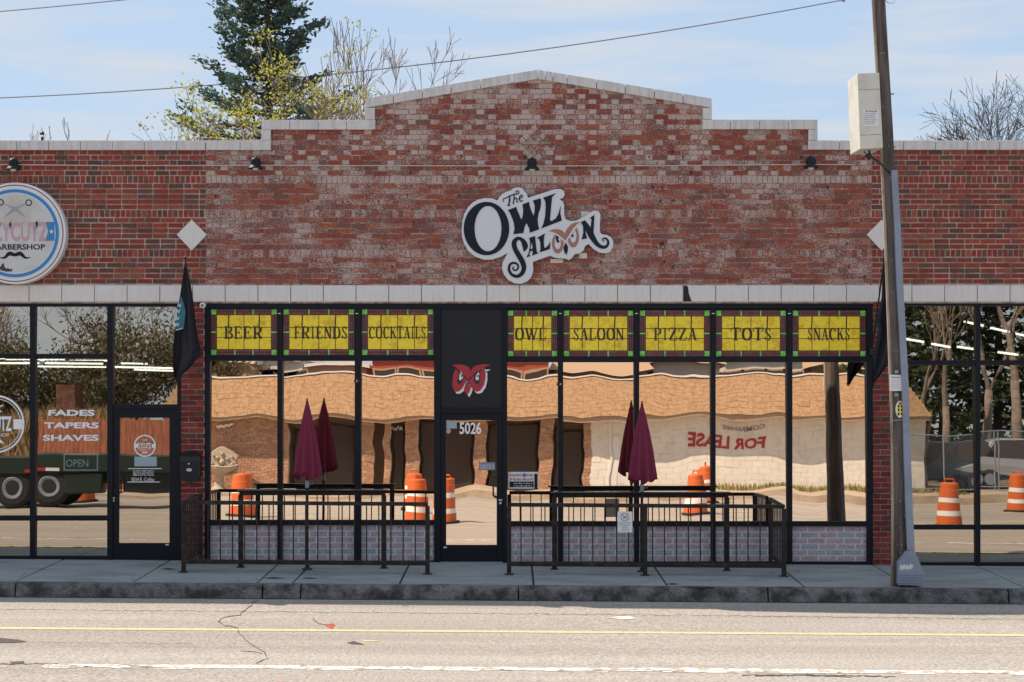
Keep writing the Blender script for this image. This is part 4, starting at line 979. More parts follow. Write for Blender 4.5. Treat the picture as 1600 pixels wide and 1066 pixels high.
b.ribbon([(X0(3.5),Z0(403),.004),(X0(12),Z0(404),.03),(X0(20),Z0(397.5),.055),(X0(28.5),Z0(399.5),.045),(X0(37),Z0(397.5),.055),(X0(45),Z0(404),.03),(X0(53.5),Z0(403),.004)],-.165,-.1626); b.build('moustache',M['navy'],bs)
b=MB(); b.ribbon([(X0(10),Z0(319),.008),(X0(20),Z0(324),.02),(X0(30),Z0(329),.05),(X0(40),Z0(337),.02),(X0(46),Z0(342),.004)],-.165,-.1626)
b.ribbon([(X0(47),Z0(319),.008),(X0(37),Z0(324),.02),(X0(27),Z0(329),.05),(X0(17),Z0(337),.02),(X0(11),Z0(342),.004)],-.1665,-.163); b.build('scissor_blades',M['steel'],bs)
b=MB(); ring(b,6.3,318,3.6,5.2,-.166,-.1626,16); ring(b,50,318.5,3.6,5.2,-.166,-.1626,16); b.build('scissor_loops',M['navy'],bs)
b=MB()
for sx in (2,19,60): b.prism([(X0(sx),Z0(350+sx%5)),(X0(sx+3.5),Z0(346+sx%3)),(X0(sx+4.5),Z0(353)),(X0(sx+2),Z0(359+sx%2)),(X0(sx+1.5),Z0(354))],-.1669,-.164)
b.build('chip',M['black'],bs)
b=MB(); b.prism([(X0(a),Z0(c)) for a,c in ((3,419),(7,417),(8.5,414),(11,412),(12.5,418),(15,421),(18,420),(21,422),(24.5,421),(24,425),(15,425.5),(7,423.5))],-.1672,-.1626); b.build('broken_edge',M['tar'],bs)

# wall lamps and conduit
cd=MB()
def condline(x0,x1,y0,y1): cd.tube([(X0(x0),-.035,Z0(y0)),(X0(x1),-.035,Z0(y1))],.0075,6)
cd=MB(); pts=[(-620,256.5),(0,257.5),(180,259.5),(403,259),(620,259.5),(831,260),(1050,259.5),(1263,257.5),(1336,258)]
cd.tube([(X0(a),-.035,Z0(c)) for a,c in pts],.0085,6)
cond=cd.build('conduit',M['conduit']); tag(cond,'thin metal conduit run straight across the brick wall linking the lamps','conduit')
def make_lamp():
    t=empty('wall_lamp',(0,-.005,0),'dark','lamp','dark shade lamps along the brick wall')
    b=MB(); b.lathe([(0,.0),(.045,.0),(.045,.04),(.0,.04)],n=16); b.v=[(x,-z,y) for x,y,z in b.v]; b.build('wall_plate',M['lamp_metal'],t)
    b=MB(); b.tube([(0,-.03,0),(0,-.10,.075),(0,-.17,.085),(0,-.21,.05),(0,-.22,.01)],.014,8); b.build('arm',M['lamp_metal'],t,smooth=True)
    b=MB(); b.lathe([(.0,.075),(.035,.07),(.062,.045),(.07,.01),(.066,-.02),(.062,-.035),(.085,-.055),(.105,-.085),(.108,-.092),(.1,-.088),(.055,-.04)],(0,-.22,0),22); b.build('shade',M['lamp_metal'],t,smooth=True)
    b=MB(); b.lathe([(.0,-.115),(.03,-.108),(.045,-.09),(.03,-.06)],(0,-.22,0),14); b.build('bulb',M['white'],t,smooth=True)
    return t
lamp=make_lamp(); lamps=[(28,258,'dark wall lamp directly above the round barbershop sign'),(403,256.5,'dark wall lamp between the barbershop sign and the gable, below the left parapet step'),(831,258,'dark wall lamp below the stone ledge, above the owl saloon sign'),(1263,255.5,'dark wall lamp below the right parapet step beside the utility pole')]
lc=[lamp]+[copy_tree(lamp) for _ in range(3)]
for l_,(x,y,lb) in zip(lc,lamps): l_.location=(X0(x),-.005,Z0(y)); l_['label']=lb

# security cameras
def seccam(x,y,lb,white=False):
    t=empty('security_camera',(X0(x),.0,Z0(y)),lb,'camera','security cameras on the storefront')
    b=MB(); b.lathe([(0,0),(.03,0),(.03,.02),(0,.02)],n=14); b.v=[(X0(x)+p,.012-r_,Z0(y)+q) for p,q,r_ in b.v]; b.build('mount',M['white' if white else 'black'],t)
    b=MB(); b.lathe([(0,.0),(.032,.0),(.042,.02),(.042,.07),(.034,.085),(0,.085)],n=16); b.v=[(X0(x)+p,-.012-r_,Z0(y)-.008+q-.02*r_) for p,q,r_ in b.v]; b.build('housing',M['iron' if not white else 'white'],t,smooth=False)
    b=MB(); b.lathe([(0,.0),(.016,.0),(.012,.012),(0,.014)],n=14); b.v=[(X0(x)+p,-.098-r_,Z0(y)-.012+q) for p,q,r_ in b.v]; b.build('lens',M['black' if white else 'steel'],t)
seccam(318,476.5,'small white security camera at the top corner of the beer window',True)
seccam(558.5,594,'small round security camera on the window bar left of the saloon door')
seccam(875.5,599,'small round security camera on the window bar right of the saloon door')

# mailbox
mbx=empty('mailbox',(X0(299.5),-.005,Z0(755)),'black wall mailbox with small white emblem on the brick pier left of the saloon','mailbox')
pts=[(284,712),(284,708.5),(289,707),(294,704.8),(299.5,703.8),(305,704.8),(310,707),(315,708.5),(315,712)]
b=MB(); b.prism([(X0(a),Z0(c)) for a,c in pts+[(314.5,745),(311,751),(299.5,754),(288,751),(284.5,745)]],-.11,-.002); b.build('box_body',M['black'],mbx,bevel=.006)
b=MB(); b.prism([(X0(a),Z0(c)) for a,c in pts],-.128,-.108); b.build('lid',M['frame'],mbx,bevel=.004)
b=MB(); b.prism([(X0(a),Z0(c)) for a,c in ((285.5,720),(313.5,720),(313,744),(310,749),(299.5,751.5),(289,749),(286,744))],-.118,-.1101); b.build('front_plate',M['panel'],mbx,bevel=.003)
b=MB(); b.prism([(X0(298)+.04*math.cos(k*PI/6),Z0(733.5)+.022*math.sin(k*PI/6)) for k in range(12)],-.121,-.1181); b.prism([(X0(297.5)+.012*math.cos(k*PI/4),Z0(724)+.012*math.sin(k*PI/4)) for k in range(8)],-.121,-.1181); b.build('emblem',M['white'],mbx)
b=MB(); b.ribbon([(X0(295),Z0(734.5),.004),(X0(297),Z0(732.5),.006),(X0(298.5),Z0(734),.006),(X0(301),Z0(732.5),.005)],-.1225,-.1211); b.build('emblem_mark',M['black'],mbx)

# flags
def flag(px_rows,s0,pole_a,pole_b,lb,teal=False,seed=1):
    t=empty('flag',tuple(pole_a),lb,'flag')
    b=MB(); d=(pole_b-pole_a); b.tube([pole_a,pole_a+d*.5,pole_b],[.012,.012,.010],8); b.lathe([(0,-.02),(.02,-.01),(.022,.01),(0,.025)],tuple(pole_b),10); b.build('flag_pole',M['black'],t)
    b=MB(); b.box(pole_a.x-.035,pole_a.x+.035,-.04,.012,pole_a.z-.06,pole_a.z+.05); b.build('bracket',M['black'],t,bevel=.008)
    r=random.Random(seed); n=18; vs=[];fs=[];mi=[]
    ph=[r.uniform(0,6) for _ in range(3)]
    rows=[]
    for i in range(len(px_rows)-1):
        for k in range(5):
            u=k/5; a=px_rows[i];c=px_rows[i+1]; rows.append([a[j]+(c[j]-a[j])*u for j in range(3)])
    rows.append(list(px_rows[-1]))
    for i,(y,l,r_) in enumerate(rows):
        v=i/(len(rows)-1)
        for k in range(n+1):
            u=k/n
            s=s0+ (.05*math.sin(u*9+ph[0]+v*1.5)+.03*math.sin(u*17+ph[1]-v*2))*min(1,.2+v*1.6)*.9
            p=F(l+(r_-l)*u,y+ (2.0*math.sin(u*7+ph[2]) if i==len(rows)-1 else 0),s); vs.append(tuple(p))
    m=n+1
    for i in range(len(rows)-1):
        for k in range(n): fs.append((i*m+k,i*m+k+1,(i+1)*m+k+1,(i+1)*m+k))
    b=MB(); b.add(vs,fs); o=b.build('flag_cloth',M['flag_black'],t,smooth=True)
    if teal:
        vs=[];fs=[]
        ys=list(range(466,518,3))
        for i,y in enumerate(ys):
            v=(y-466)/51; l=281-v*6.5; wd=2+10*math.sin(min(1,v*1.6)*PI/2)
            for k in range(5): vs.append(tuple(F(l+.3+wd*k/4,y-k*.7,s0+.105-.012*k)))
        for i in range(len(ys)-1):
            for k in range(4): fs.append((i*5+k,i*5+k+1,i*5+k+6,i*5+k+5))
        b=MB(); b.add(vs,fs); b.build('teal_band',M['teal'],t,smooth=True)
        b=MB()
        for (x,y) in ((281.5,477),(279.5,486),(278.5,497),(278,507)):
            q=[F(x-2.3,y+3,0),F(x-1,y-2,0),F(x+1,y+3,0),F(x+3,y-3,0)]
            b.ribbon([(p.x*23.2/24,2.95+(p.z-2.95)*23.15/24,w_) for p,w_ in zip(q,(.006,.016,.014,.006))],-(s0+.118),-(s0+.11),sub=4)
        a=F(275.5,516,s0+.12);c=F(285,513,s0+.12); b.ribbon([(a.x,a.z,.012),(c.x,c.z,.012)],-(s0+.13),-(s0+.118),sub=1)
        b.build('flag_lettering',M['pale_blue'],t)
    return t
flag([(408,289.3,290.8),(430,286,295),(450,283,299),(470,280,302),(500,276,305),(530,271.5,309.5),(545,270,313),(558,269.5,310),(575,270,297),(592,273,275.5)],.75,Vector((X0(312),-.01,Z0(552))),F(289,403,.95),'black flag with teal lettered edge hanging beside the barbershop door',True,3)
flag([(408,1381,1383),(430,1379,1388),(450,1378,1392),(465,1377.5,1396),(490,1372,1399),(505,1369,1401),(514,1373,1401),(540,1368,1398),(560,1364,1392),(575,1362.5,1384),(590,1362,1372),(601,1362,1364)],.75,Vector((X0(1362),-.01,Z0(548))),F(1382,403,.95),'black flag mostly hidden behind the leaning utility pole',False,8)

# ================================================================ PATIO
def patio_fence(xa,xb,ytop,posts,ret,lb):
    s=1.30; a=F(xa,890,s).x; c=F(xb,890,s).x
    t=empty('patio_fence',((a+c)/2,-s,gz((a+c)/2)),lb,'fence')
    zt=lambda x: .94+gz(x); zb=lambda x:.145+gz(x)
    def bar(x0,x1,s0,s1,zfn,h,w_,nm):
        b=MB(); 
        if abs(x1-x0)>abs(s1-s0): b.add([(x0,-s0-w_/2,zfn(x0)-h/2),(x1,-s0-w_/2,zfn(x1)-h/2),(x1,-s0+w_/2,zfn(x1)-h/2),(x0,-s0+w_/2,zfn(x0)-h/2),(x0,-s0-w_/2,zfn(x0)+h/2),(x1,-s0-w_/2,zfn(x1)+h/2),(x1,-s0+w_/2,zfn(x1)+h/2),(x0,-s0+w_/2,zfn(x0)+h/2)],[(0,1,5,4),(1,2,6,5),(2,3,7,6),(3,0,4,7),(4,5,6,7),(3,2,1,0)])
        else: b.box(x0-w_/2,x0+w_/2,-s1,-s0,zfn(x0)-h/2,zfn(x0)+h/2)
        b.build(nm,M['iron'],t,bevel=.003)
    bar(a,c,s,s,zt,.050,.05,'top_rail'); bar(a+.02,c-.02,s,s,zb,.058,.045,'bottom_rail')
    for px in posts:
        x=F(px,890,s).x
        b=MB(); b.box(x-.029,x+.029,-s-.024,-s+.024,gz(x)+.006,zt(x)-.026); b.build('post',M['iron'],t,bevel=.003)
        b=MB(); b.box(x-.06,x+.06,-s-.06,-s+.06,gz(x)+.001,gz(x)+.010); b.build('foot_plate',M['rust'],t)
    n=int((c-a)/.158)
    for i in range(1,n):
        x=a+(c-a)*i/n
        if any(abs(F(px,890,s).x-x)<.05 for px in posts): continue
        b=MB(); b.box(x-.0075,x+.0075,-s-.0075,-s+.0075,zb(x)+.02,zt(x)-.02); b.build('baluster',M['iron'],t)
    if ret is not None:
        x=F(ret,890,s).x
        bar(x,x,.06,s-.025,zt,.042,.04,'top_rail'); bar(x,x,.06,s-.025,zb,.042,.035,'bottom_rail')
        b=MB(); b.box(x-.02,x+.02,-.10,-.06,gz(x)+.003,zt(x)-.02); b.build('post',M['iron'],t)
        for i in range(1,9):
            y=-(.08+(s-.08)*i/9); b=MB(); b.box(x-.0075,x+.0075,y-.0075,y+.0075,zb(x)+.02,zt(x)-.02); b.build('baluster',M['iron'],t)
    return t
patio_fence(287,668,790,[287,668],287,'black iron railing left of the saloon door, standing on the sidewalk')
patio_fence(795.5,1225,794,[795.5,1008,1225],1225,'black iron railing right of the saloon door, with the small white notice on it')
def drink_rail(xa,xb,yt,lb):
    s=.72; a=F(xa,889,s).x; c=F(xb,889,s).x; t=empty('drink_rail',((a+c)/2,-s,gz((a+c)/2)),lb,'bar table')
    z=1.075+gz((a+c)/2)
    b=MB(); b.box(a-.03,c+.03,-s-.09,-s+.09,z-.02,z); b.build('top_shelf',M['frame'],t,bevel=.004)
    b=MB(); b.box(a,c,-s-.022,-s+.022,z-.075,z-.0205); b.build('rail',M['iron'],t,bevel=.003)
    for x in (a+.02,c-.02):
        b=MB(); b.box(x-.033,x+.033,-s-.0235,-s+.0235,gz(x)+.006,z-.0755); b.build('leg',M['iron'],t,bevel=.003)
        b=MB(); b.box(x-.055,x+.055,-s-.05,-s+.05,gz(x)+.001,gz(x)+.009); b.build('foot_plate',M['rust'],t)
    return t
drink_rail(374,602,768,'narrow dark drink rail behind the railing left of the saloon door')
drink_rail(864,1138,771,'narrow dark drink rail behind the railing right of the saloon door')
def umbrella(px,ytop,ybot,lb,seed):
    s=.92; p=F(px,ytop,s); q=F(px,ybot,s); H=p.z-q.z; g=gz(p.x)
    t=empty('closed_umbrella',(p.x,-s,g),lb,'umbrella','closed purple umbrellas at the drink rails')
    r=random.Random(seed); ph=r.uniform(0,6)
    rip=lambda v,a: 1+(.10+.20*(1-v))*math.cos(8*a+ph)*(1-v)**.3+.08*(1-v)*math.sin(3*a+ph)
    prof=[(.160,0.0),(.167,.02),(.164,.10),(.154,H*.2),(.134,H*.38),(.104,H*.58),(.064,H*.78),(.037,H*.9),(.020,H*.965),(.011,H)]
    b=MB(); n=64; b.lathe(prof,(p.x,-s,q.z),n,rip)
    # uneven hem
    for k in range(n): x,y,z=b.v[k]; b.v[k]=(x,y,z+.03*math.sin(8*2*PI*k/n+ph+1)+.018*math.sin(2*PI*k/n*3+ph))
    b.build('canopy',M['purple'],t,smooth=True)
    b=MB(); b.lathe([(0,.04),(.012,.03),(.012,0),(.02,-.015),(.014,-.03)],(p.x,-s,p.z),10); b.build('finial',M['black'],t)
    b=MB(); b.tube([(p.x,-s,g+.02),(p.x,-s,p.z-.01)],.019,10); b.build('pole',M['iron'],t)
    b=MB(); b.box(p.x-.024,p.x+.024,-s-.03,-s+.03,q.z-.15,q.z-.05); b.tube([(p.x+.02,-s,q.z-.1),(p.x+.07,-s-.02,q.z-.1),(p.x+.075,-s-.02,q.z-.06)],.007,6); b.build('crank',M['galv'],t,bevel=.004)
    b=MB(); b.lathe([(0,.05),(.03,.05),(.03,.03),(.06,.02),(.07,.0),(0,0)],(p.x,-s,g+.002),20); b.build('umbrella_base',M['black'],t)
umbrella(480,627,745,'closed purple umbrella left of the saloon door',4); umbrella(1003,631,751,'closed purple umbrella right of the saloon door',9)
# notice on the railing
nt_=empty('railing_notice',(F(976,815,1.34).x,-1.34,F(976,815,1.34).z),'small white notice with crossed-out circle wired to the right railing','sign')
A=F(965,832,1.34);B=F(988,799.5,1.34)
box('notice_board',A.x,B.x,-1.345,-1.335,A.z,B.z,M['white'],nt_)
b=MB(); c=F(976.3,808,1.34); 
for k in range(20):
    a,d=2*PI*k/20,2*PI*(k+1)/20; b.prism([(c.x+.048*math.cos(a),c.z+.048*math.sin(a)),(c.x+.058*math.cos(a),c.z+.058*math.sin(a)),(c.x+.058*math.cos(d),c.z+.058*math.sin(d)),(c.x+.048*math.cos(d),c.z+.048*math.sin(d))],-1.3475,-1.3451)
b.ribbon([(c.x-.035,c.z+.035,.010),(c.x+.035,c.z-.035,.010)],-1.348,-1.3452,sub=1); b.ribbon([(c.x+.03,c.z+.025,.016),(c.x-.02,c.z-.02,.022)],-1.3472,-1.3452,sub=1); b.build('symbol',M['sticker_grey'],nt_)
for k,(x0,x1) in enumerate(((966.5,986.5),(968.5,984.5),(972.5,980.5),(971,983))): fineprint('notice_print',x0,x1,816+k*3.7,818.4+k*3.7,1.3465,M['sticker_grey'],nt_,k)

# ================================================================ UTILITY POLE
up_=empty('utility_pole',(F(1404,912,2.1).x,-2.1,gz(5.2)),'weathered wooden utility pole leaning left at the kerb in front of the shop','pole')
pp=[(1404.5,916,12.5),(1404.5,800,12.2),(1402.5,640,11.8),(1397.5,500,11.6),(1391.5,350,11.2),(1384,200,10.9),(1377,80,10.6),(1372.5,0,10.4),(1365,-150,10),(1350,-420,9.3)]
b=MB(); b.tube([F(x,y,2.1) for x,y,_ in pp],[r_*21.9/2640 for *_,r_ in pp],18); o=b.build('pole_shaft',M['pole_wood'],up_,smooth=True)
b=MB(); b.tube([F(x-r_*.80,y,2.1+.05) for x,y,r_ in pp[:]],[.021]*len(pp),8); b.build('wire_moulding',M['pole_strip'],up_,smooth=True)
b=MB()
for (a0,a1,o0) in (((1397,266),(1420,862),0),):
    pts=[(1397,266),(1402,350),(1405.5,440),(1410,520),(1414,600),(1417,700),(1420.5,800),(1423.5,864)]
    vs=[];fs=[]
    for (x,y) in pts:
        hw=4.8+ (y-266)/600*1.0
        for dx,dy in ((-hw,-.02),(hw,-.02),(hw,.10),(-hw,.10)):
            q=F(x+dx,y,2.22); vs.append((q.x,q.y+dy,q.z))
    for i in range(len(pts)-1):
        for k in range(4): fs.append((i*4+k,i*4+(k+1)%4,(i+1)*4+(k+1)%4,(i+1)*4+k))
    fs+= [(3,2,1,0),(len(vs)-4,len(vs)-3,len(vs)-2,len(vs)-1)]
    b.add(vs,fs)
rs=b.build('cable_guard',M['galv'],up_,bevel=.006); rs['label']='grey metal cable guard running up the right side'
b=MB(); s_=2.30
front=[(1403.5,913.5),(1442.5,914.5),(1442,893),(1429,862),(1416,862),(1403.8,879)]
f3=[F(x,y,s_) for x,y in front]; vs=[tuple(p) for p in f3]+[(p.x,p.y+.24,p.z) for p in f3]; n=len(front)
b.add(vs,[tuple(range(n)),tuple(range(2*n-1,n-1,-1))]+[(i,(i+1)%n,n+(i+1)%n,n+i) for i in range(n)])
gb=b.build('guard_base',M['galv'],up_,bevel=.006)
for k in range(4):
    p=F(1405.5,897+k*4.2,s_);q=F(1440.5,899+k*4.2,s_); b=MB(); b.box(p.x,q.x,-s_-.012,-s_-.001,q.z,q.z+.014); b.build('louvre',M['galv'],up_,bevel=.003)
b=MB(); z_=-(s_+.004)
for k,(x,y) in enumerate(((1408,887),(1413,886),(1418,887),(1423,885.5))):
    a=[F(x-2,y+3+k%2,s_),F(x,y-4,s_),F(x+1,y+4,s_),F(x+3,y-4+k%2,s_)]
    b.ribbon([(p.x,p.z,.012) for p in a],z_,z_+.0035,sub=4)
b.build('graffiti',M['white'],up_)
b=MB(); r=random.Random(19)
for _ in range(34):
    i=r.randint(0,5); u=r.random(); a=pp[i];c=pp[i+1]; x=a[0]+(c[0]-a[0])*u+r.uniform(-.6,.6)*a[2]; y=a[1]+(c[1]-a[1])*u; q=F(x,y,2.1); rr=a[2]*21.9/2640; dx=q.x-F(a[0]+(c[0]-a[0])*u,y,2.1).x
    yy=-2.1-math.sqrt(max(0,rr*rr-dx*dx)); hh=r.uniform(.004,.012); b.box(q.x-.004,q.x+.004,yy-.006,yy+.01,q.z-hh,q.z+hh)
o=b.build('staples',M['steel'],up_); o['kind']='stuff'
# cabinet
def cab(px,py,dy): 
    q=F(px,py,2.42); return (q.x,q.y+dy,q.z)
cb=empty('pole_cabinet',(F(1358,234,2.3).x,-2.3,F(1358,234,2.3).z),'tall cream metal cabinet strapped high on the utility pole','cabinet')
vs=[cab(1344.2,233,0),cab(1380,231,0),cab(1374,113.5,0),cab(1339.8,114.5,0)]
bk=[cab(1336.6,237.5,.34),cab(1372,235.5,.34),cab(1366,120.5,.34),cab(1332.2,121.5,.34)]
b=MB(); b.add(vs+bk,[(0,1,2,3),(7,6,5,4),(0,4,5,1),(1,5,6,2),(2,6,7,3),(3,7,4,0)]); b.build('cabinet_body',M['cream'],cb,bevel=.008)
for fy in (.55,.72):
    p=[vs[3][k]+(vs[0][k]-vs[3][k])*fy for k in range(3)]
b=MB()
for fy in (.22,.82):
    p=[vs[3][k]+(vs[0][k]-vs[3][k])*fy for k in range(3)]; q=[vs[2][k]+(vs[1][k]-vs[2][k])*fy for k in range(3)]
    b.add([(p[0],p[1]-.002,p[2]-.003),(q[0],q[1]-.002,q[2]-.003),(q[0],q[1]-.002,q[2]+.003),(p[0],p[1]-.002,p[2]+.003)],[(0,1,2,3)])
b.build('seam',M['sticker_grey'],cb)
b=MB()
for y in (132,159,187): q=F(1333.5+ (y-121)*.038,y,2.05); b.box(q.x-.012,q.x+.006,q.y-.01,q.y+.01,q.z-.012,q.z+.012)
b.build('latch',M['steel'],cb)
def lab(x0,x1,y0,y1,m,nm,d=.003):
    a=F(x0,y1,2.42);c=F(x1,y0,2.42); o=box(nm,a.x,c.x,-2.42-d,-2.42-d+.002,a.z,c.z,M[m],cb); return o
lab(1348.5,1373,172,197,'white','warning_label'); 
fineprint('label_print',1352,1371,172.7,175.3,2.4245,M['letter_brown'],cb)
for k in range(6): fineprint('label_print',1350,1371-(k%3)*2,177+k*3,178.8+k*3,2.4245,M['sticker_grey'],cb,k)
b=MB(); b.tube([F(1358,236,2.3),F(1361,246,2.35),F(1372,252,2.35),F(1383,262,2.3),F(1390,270,2.25)],.014,6); b.tube([F(1350,237,2.3),F(1355,243,2.3),F(1347,249,2.3)],.008,6); b.tube([F(1355,240,2.35),F(1361,248,2.35)],.035,8); b.build('cable',M['black'],cb,smooth=True)
# signs nailed to the pole
def plate(name,x0,x1,y0,y1,m,lb,s=2.215,oval=False):
    t=empty(name,tuple(F((x0+x1)/2,y1,s)),lb,'sign'); a=F(x0,y1,s);c=F(x1,y0,s)
    if oval:
        b=MB(); cx=(a.x+c.x)/2;cz=(a.z+c.z)/2
        b.prism([(cx+(c.x-a.x)/2*math.cos(k*PI/12),cz+(c.z-a.z)/2*math.sin(k*PI/12)) for k in range(24)],-s,-s+.006); b.build('plate',M['white'],t)
        b=MB(); b.prism([(cx+.006+(c.x-a.x)/2*.72*math.cos(k*PI/12),cz+(c.z-a.z)/2*.86*math.sin(k*PI/12)) for k in range(24)],-s-.003,-s-.0005); b.build('yellow_field',M['glass_yellow'],t)
    else: box('plate',a.x,c.x,-s,-s+.006,a.z,c.z,M[m],t,bevel=.003)
    return t
t=plate('notice_plate',1390.5,1409.5,586,611,'white','small white notice plate nailed to the utility pole above the yellow oval')
fineprint('plate_print',1393,1407.5,588,591.5,2.2165,M['blue'],t)
for k in range(5): fineprint('plate_print',1393,1407,594+k*3,595.4+k*3,2.2165,M['steel'],t,k)
t=plate('oval_tag',1399.5,1412.5,626.5,653,'white','yellow and black oval tag on the utility pole below the white notice',oval=True)
b=MB()
for (x,y) in ((1406.5,630.5),(1404,635),(1409,635),(1404,640.5),(1409,640.5),(1404,647),(1409,647)): q=F(x,y,2.22); b.box(q.x-.011,q.x+.011,-2.2225,-2.2185,q.z-.016,q.z+.016)
b.build('tag_marks',M['black'],t)
b=MB(); b.tube([F(1390,657.5,2.215),F(1411,656,2.215)],.006,6); b.build('strap',M['steel'],up_)
b=MB()
for (x,y) in ((1401,581),(1401,617)): q=F(x,y,2.21); b.box(q.x-.02,q.x+.02,-2.225,-2.19,q.z-.02,q.z+.02)
b.build('bracket',M['galv'],up_)
b=MB()
for (x,y) in ((1394,147),(1396,230)): q=F(x-3,y,2.1); b.tube([(q.x-.05,q.y,q.z),(q.x+.05,q.y,q.z)],.012,6)
b.build('bolt',M['steel'],up_)
b=MB(); b.tube([F(1383,0,2.1),F(1388,5,2.1),F(1396,5,2.1),F(1400,-2,2.1),F(1396,-14,2.1)],.005,5); b.build('wire_loop',M['steel'],up_)

# overhead wires
def wire(a,c,sag,s,lb):
    A=F(*a,s);C=F(*c,s); pts=[]
    for i in range(25):
        u=i/24; p=A.lerp(C,u); p.z-=sag*4*u*(1-u); pts.append(p)
    b=MB(); b.tube(pts,.019,5); o=b.build('overhead_wire',M['sticker_grey']); return tag(o,lb,'wire')
wire((-500,160),(1318,0),.9,-27,'long overhead wire crossing behind the evergreen and above the gable')
wire((-500,48),(420,-26),.2,-27,'short piece of overhead wire in the upper corner of the sky')
p=F(1318,0,-27); 
b=MB(); b.lathe([(0,-.06),(.05,-.05),(.05,.05),(0,.06)],tuple(p),10); b.build('insulator',M['sticker_grey'])
tag(bpy.data.objects['insulator'],'dark insulator at the end of the long overhead wire','insulator')
# ================================================================ TREES
def branches(b, p, d, ln, r, lev, rnd, tips, up=.25, kids=(3,4), spread=.75, sides=(7,5,4,3,3,3), shrink=.66, wob=.18, minr=.004):
    n=3 if lev<2 else 2; pts=[p.copy()]; rad=[r]; q=p.copy(); dd=d.copy()
    starts=[]
    for i in range(n):
        dd=(dd+Vector((rnd.uniform(-wob,wob),rnd.uniform(-wob,wob),rnd.uniform(-wob,wob)+up*.25))).normalized()
        q=q+dd*ln/n; pts.append(q.copy()); rad.append(max(minr,r*(1-.45*(i+1)/n))); starts.append((q.copy(),dd.copy(),rad[-1],(i+1)/n))
    b.tube(pts,rad,sides[min(lev,len(sides)-1)],cap=False)
    if lev>=branches.max: tips.append((q,dd)); return
    for k in range(rnd.randint(*kids)):
        st=starts[-1] if k==0 else starts[rnd.randint(0 if lev else 1,n-1)]
        ang=rnd.uniform(.35,1.0)*spread if k else rnd.uniform(0,.3)
        ax=Vector((rnd.uniform(-1,1),rnd.uniform(-1,1),rnd.uniform(-1,1))).cross(st[1])
        if ax.length<1e-3: continue
        nd=Matrix.Rotation(ang,3,ax.normalized())@st[1]; nd.z+=up*.35; nd.normalize()
        branches(b,st[0],nd,ln*shrink*rnd.uniform(.75,1.2),st[2]*.68,lev+1,rnd,tips,up,kids,spread,sides,shrink,wob,minr)
    tips.append((q,dd))
def leaf_quads(b, c, n, rad, size, rnd):
    for _ in range(n):
        o=Vector((rnd.gauss(0,rad),rnd.gauss(0,rad),rnd.gauss(0,rad*.8)))+c
        u=Vector((rnd.uniform(-1,1),rnd.uniform(-1,1),rnd.uniform(-1,1))).normalized(); v=u.cross(Vector((rnd.uniform(-1,1),rnd.uniform(-1,1),rnd.uniform(-1,1)))).normalized()
        s=size*rnd.uniform(.6,1.3)
        b.add([o-u*s,o-v*s*.45,o+u*s,o+v*s*.45],[(0,1,2,3)])
def tree(name, base, height, label, cat='tree', group=None, seed=1, lev=4, r=.12, mt='bark', leaves=None, nleaf=0, lsize=.05, lrad=.12, spread=.75, up=.25, kids=(3,4), trunk=.35, lean=(0,0), shrink=.66, lean_frac=1.0, multi=1, minr=.006):
    rnd=random.Random(seed); t=empty(name,base,label,cat,group); B=Vector(base); b=MB(); tips=[]
    branches.max=lev
    tb=MB(); top=B+Vector((lean[0],lean[1],height*trunk)); tb.tube([B-Vector((0,0,.3)),B+(top-B)*.5+Vector((rnd.uniform(-.1,.1),rnd.uniform(-.1,.1),0)),top],[r*1.35,r*1.1,r*.9],9)
    tb.build('trunk',M[mt],t,smooth=True)
    for k in range(multi):
        a=rnd.uniform(0,2*PI); tl=.0 if multi==1 else .45
        branches(b,top-Vector((0,0,.02)),Vector((math.cos(a)*tl,math.sin(a)*tl,1)).normalized(),height*(1-trunk)*.42,r*.85 if multi==1 else r*.6,0,rnd,tips,up,kids,spread,shrink=shrink,minr=minr)
    cr=b.build('branches',M[mt],t); cr['kind']='stuff'
    zs=sorted(v.co.z for v in cr.data.vertices); zm=zs[int(len(zs)*.97)]; kf=height/(zm-B.z)
    for o in t.children:
        for v in o.data.vertices: v.co=B+(v.co-B)*kf
    tips=[(B+(q-B)*kf,dd) for q,dd in tips]
    if leaves:
        lb=MB()
        for q,dd in tips:
            if rnd.random()<lean_frac: leaf_quads(lb,q,nleaf,lrad,lsize,rnd)
        o=lb.build('crown',M[leaves],t); o['kind']='stuff'
    return t
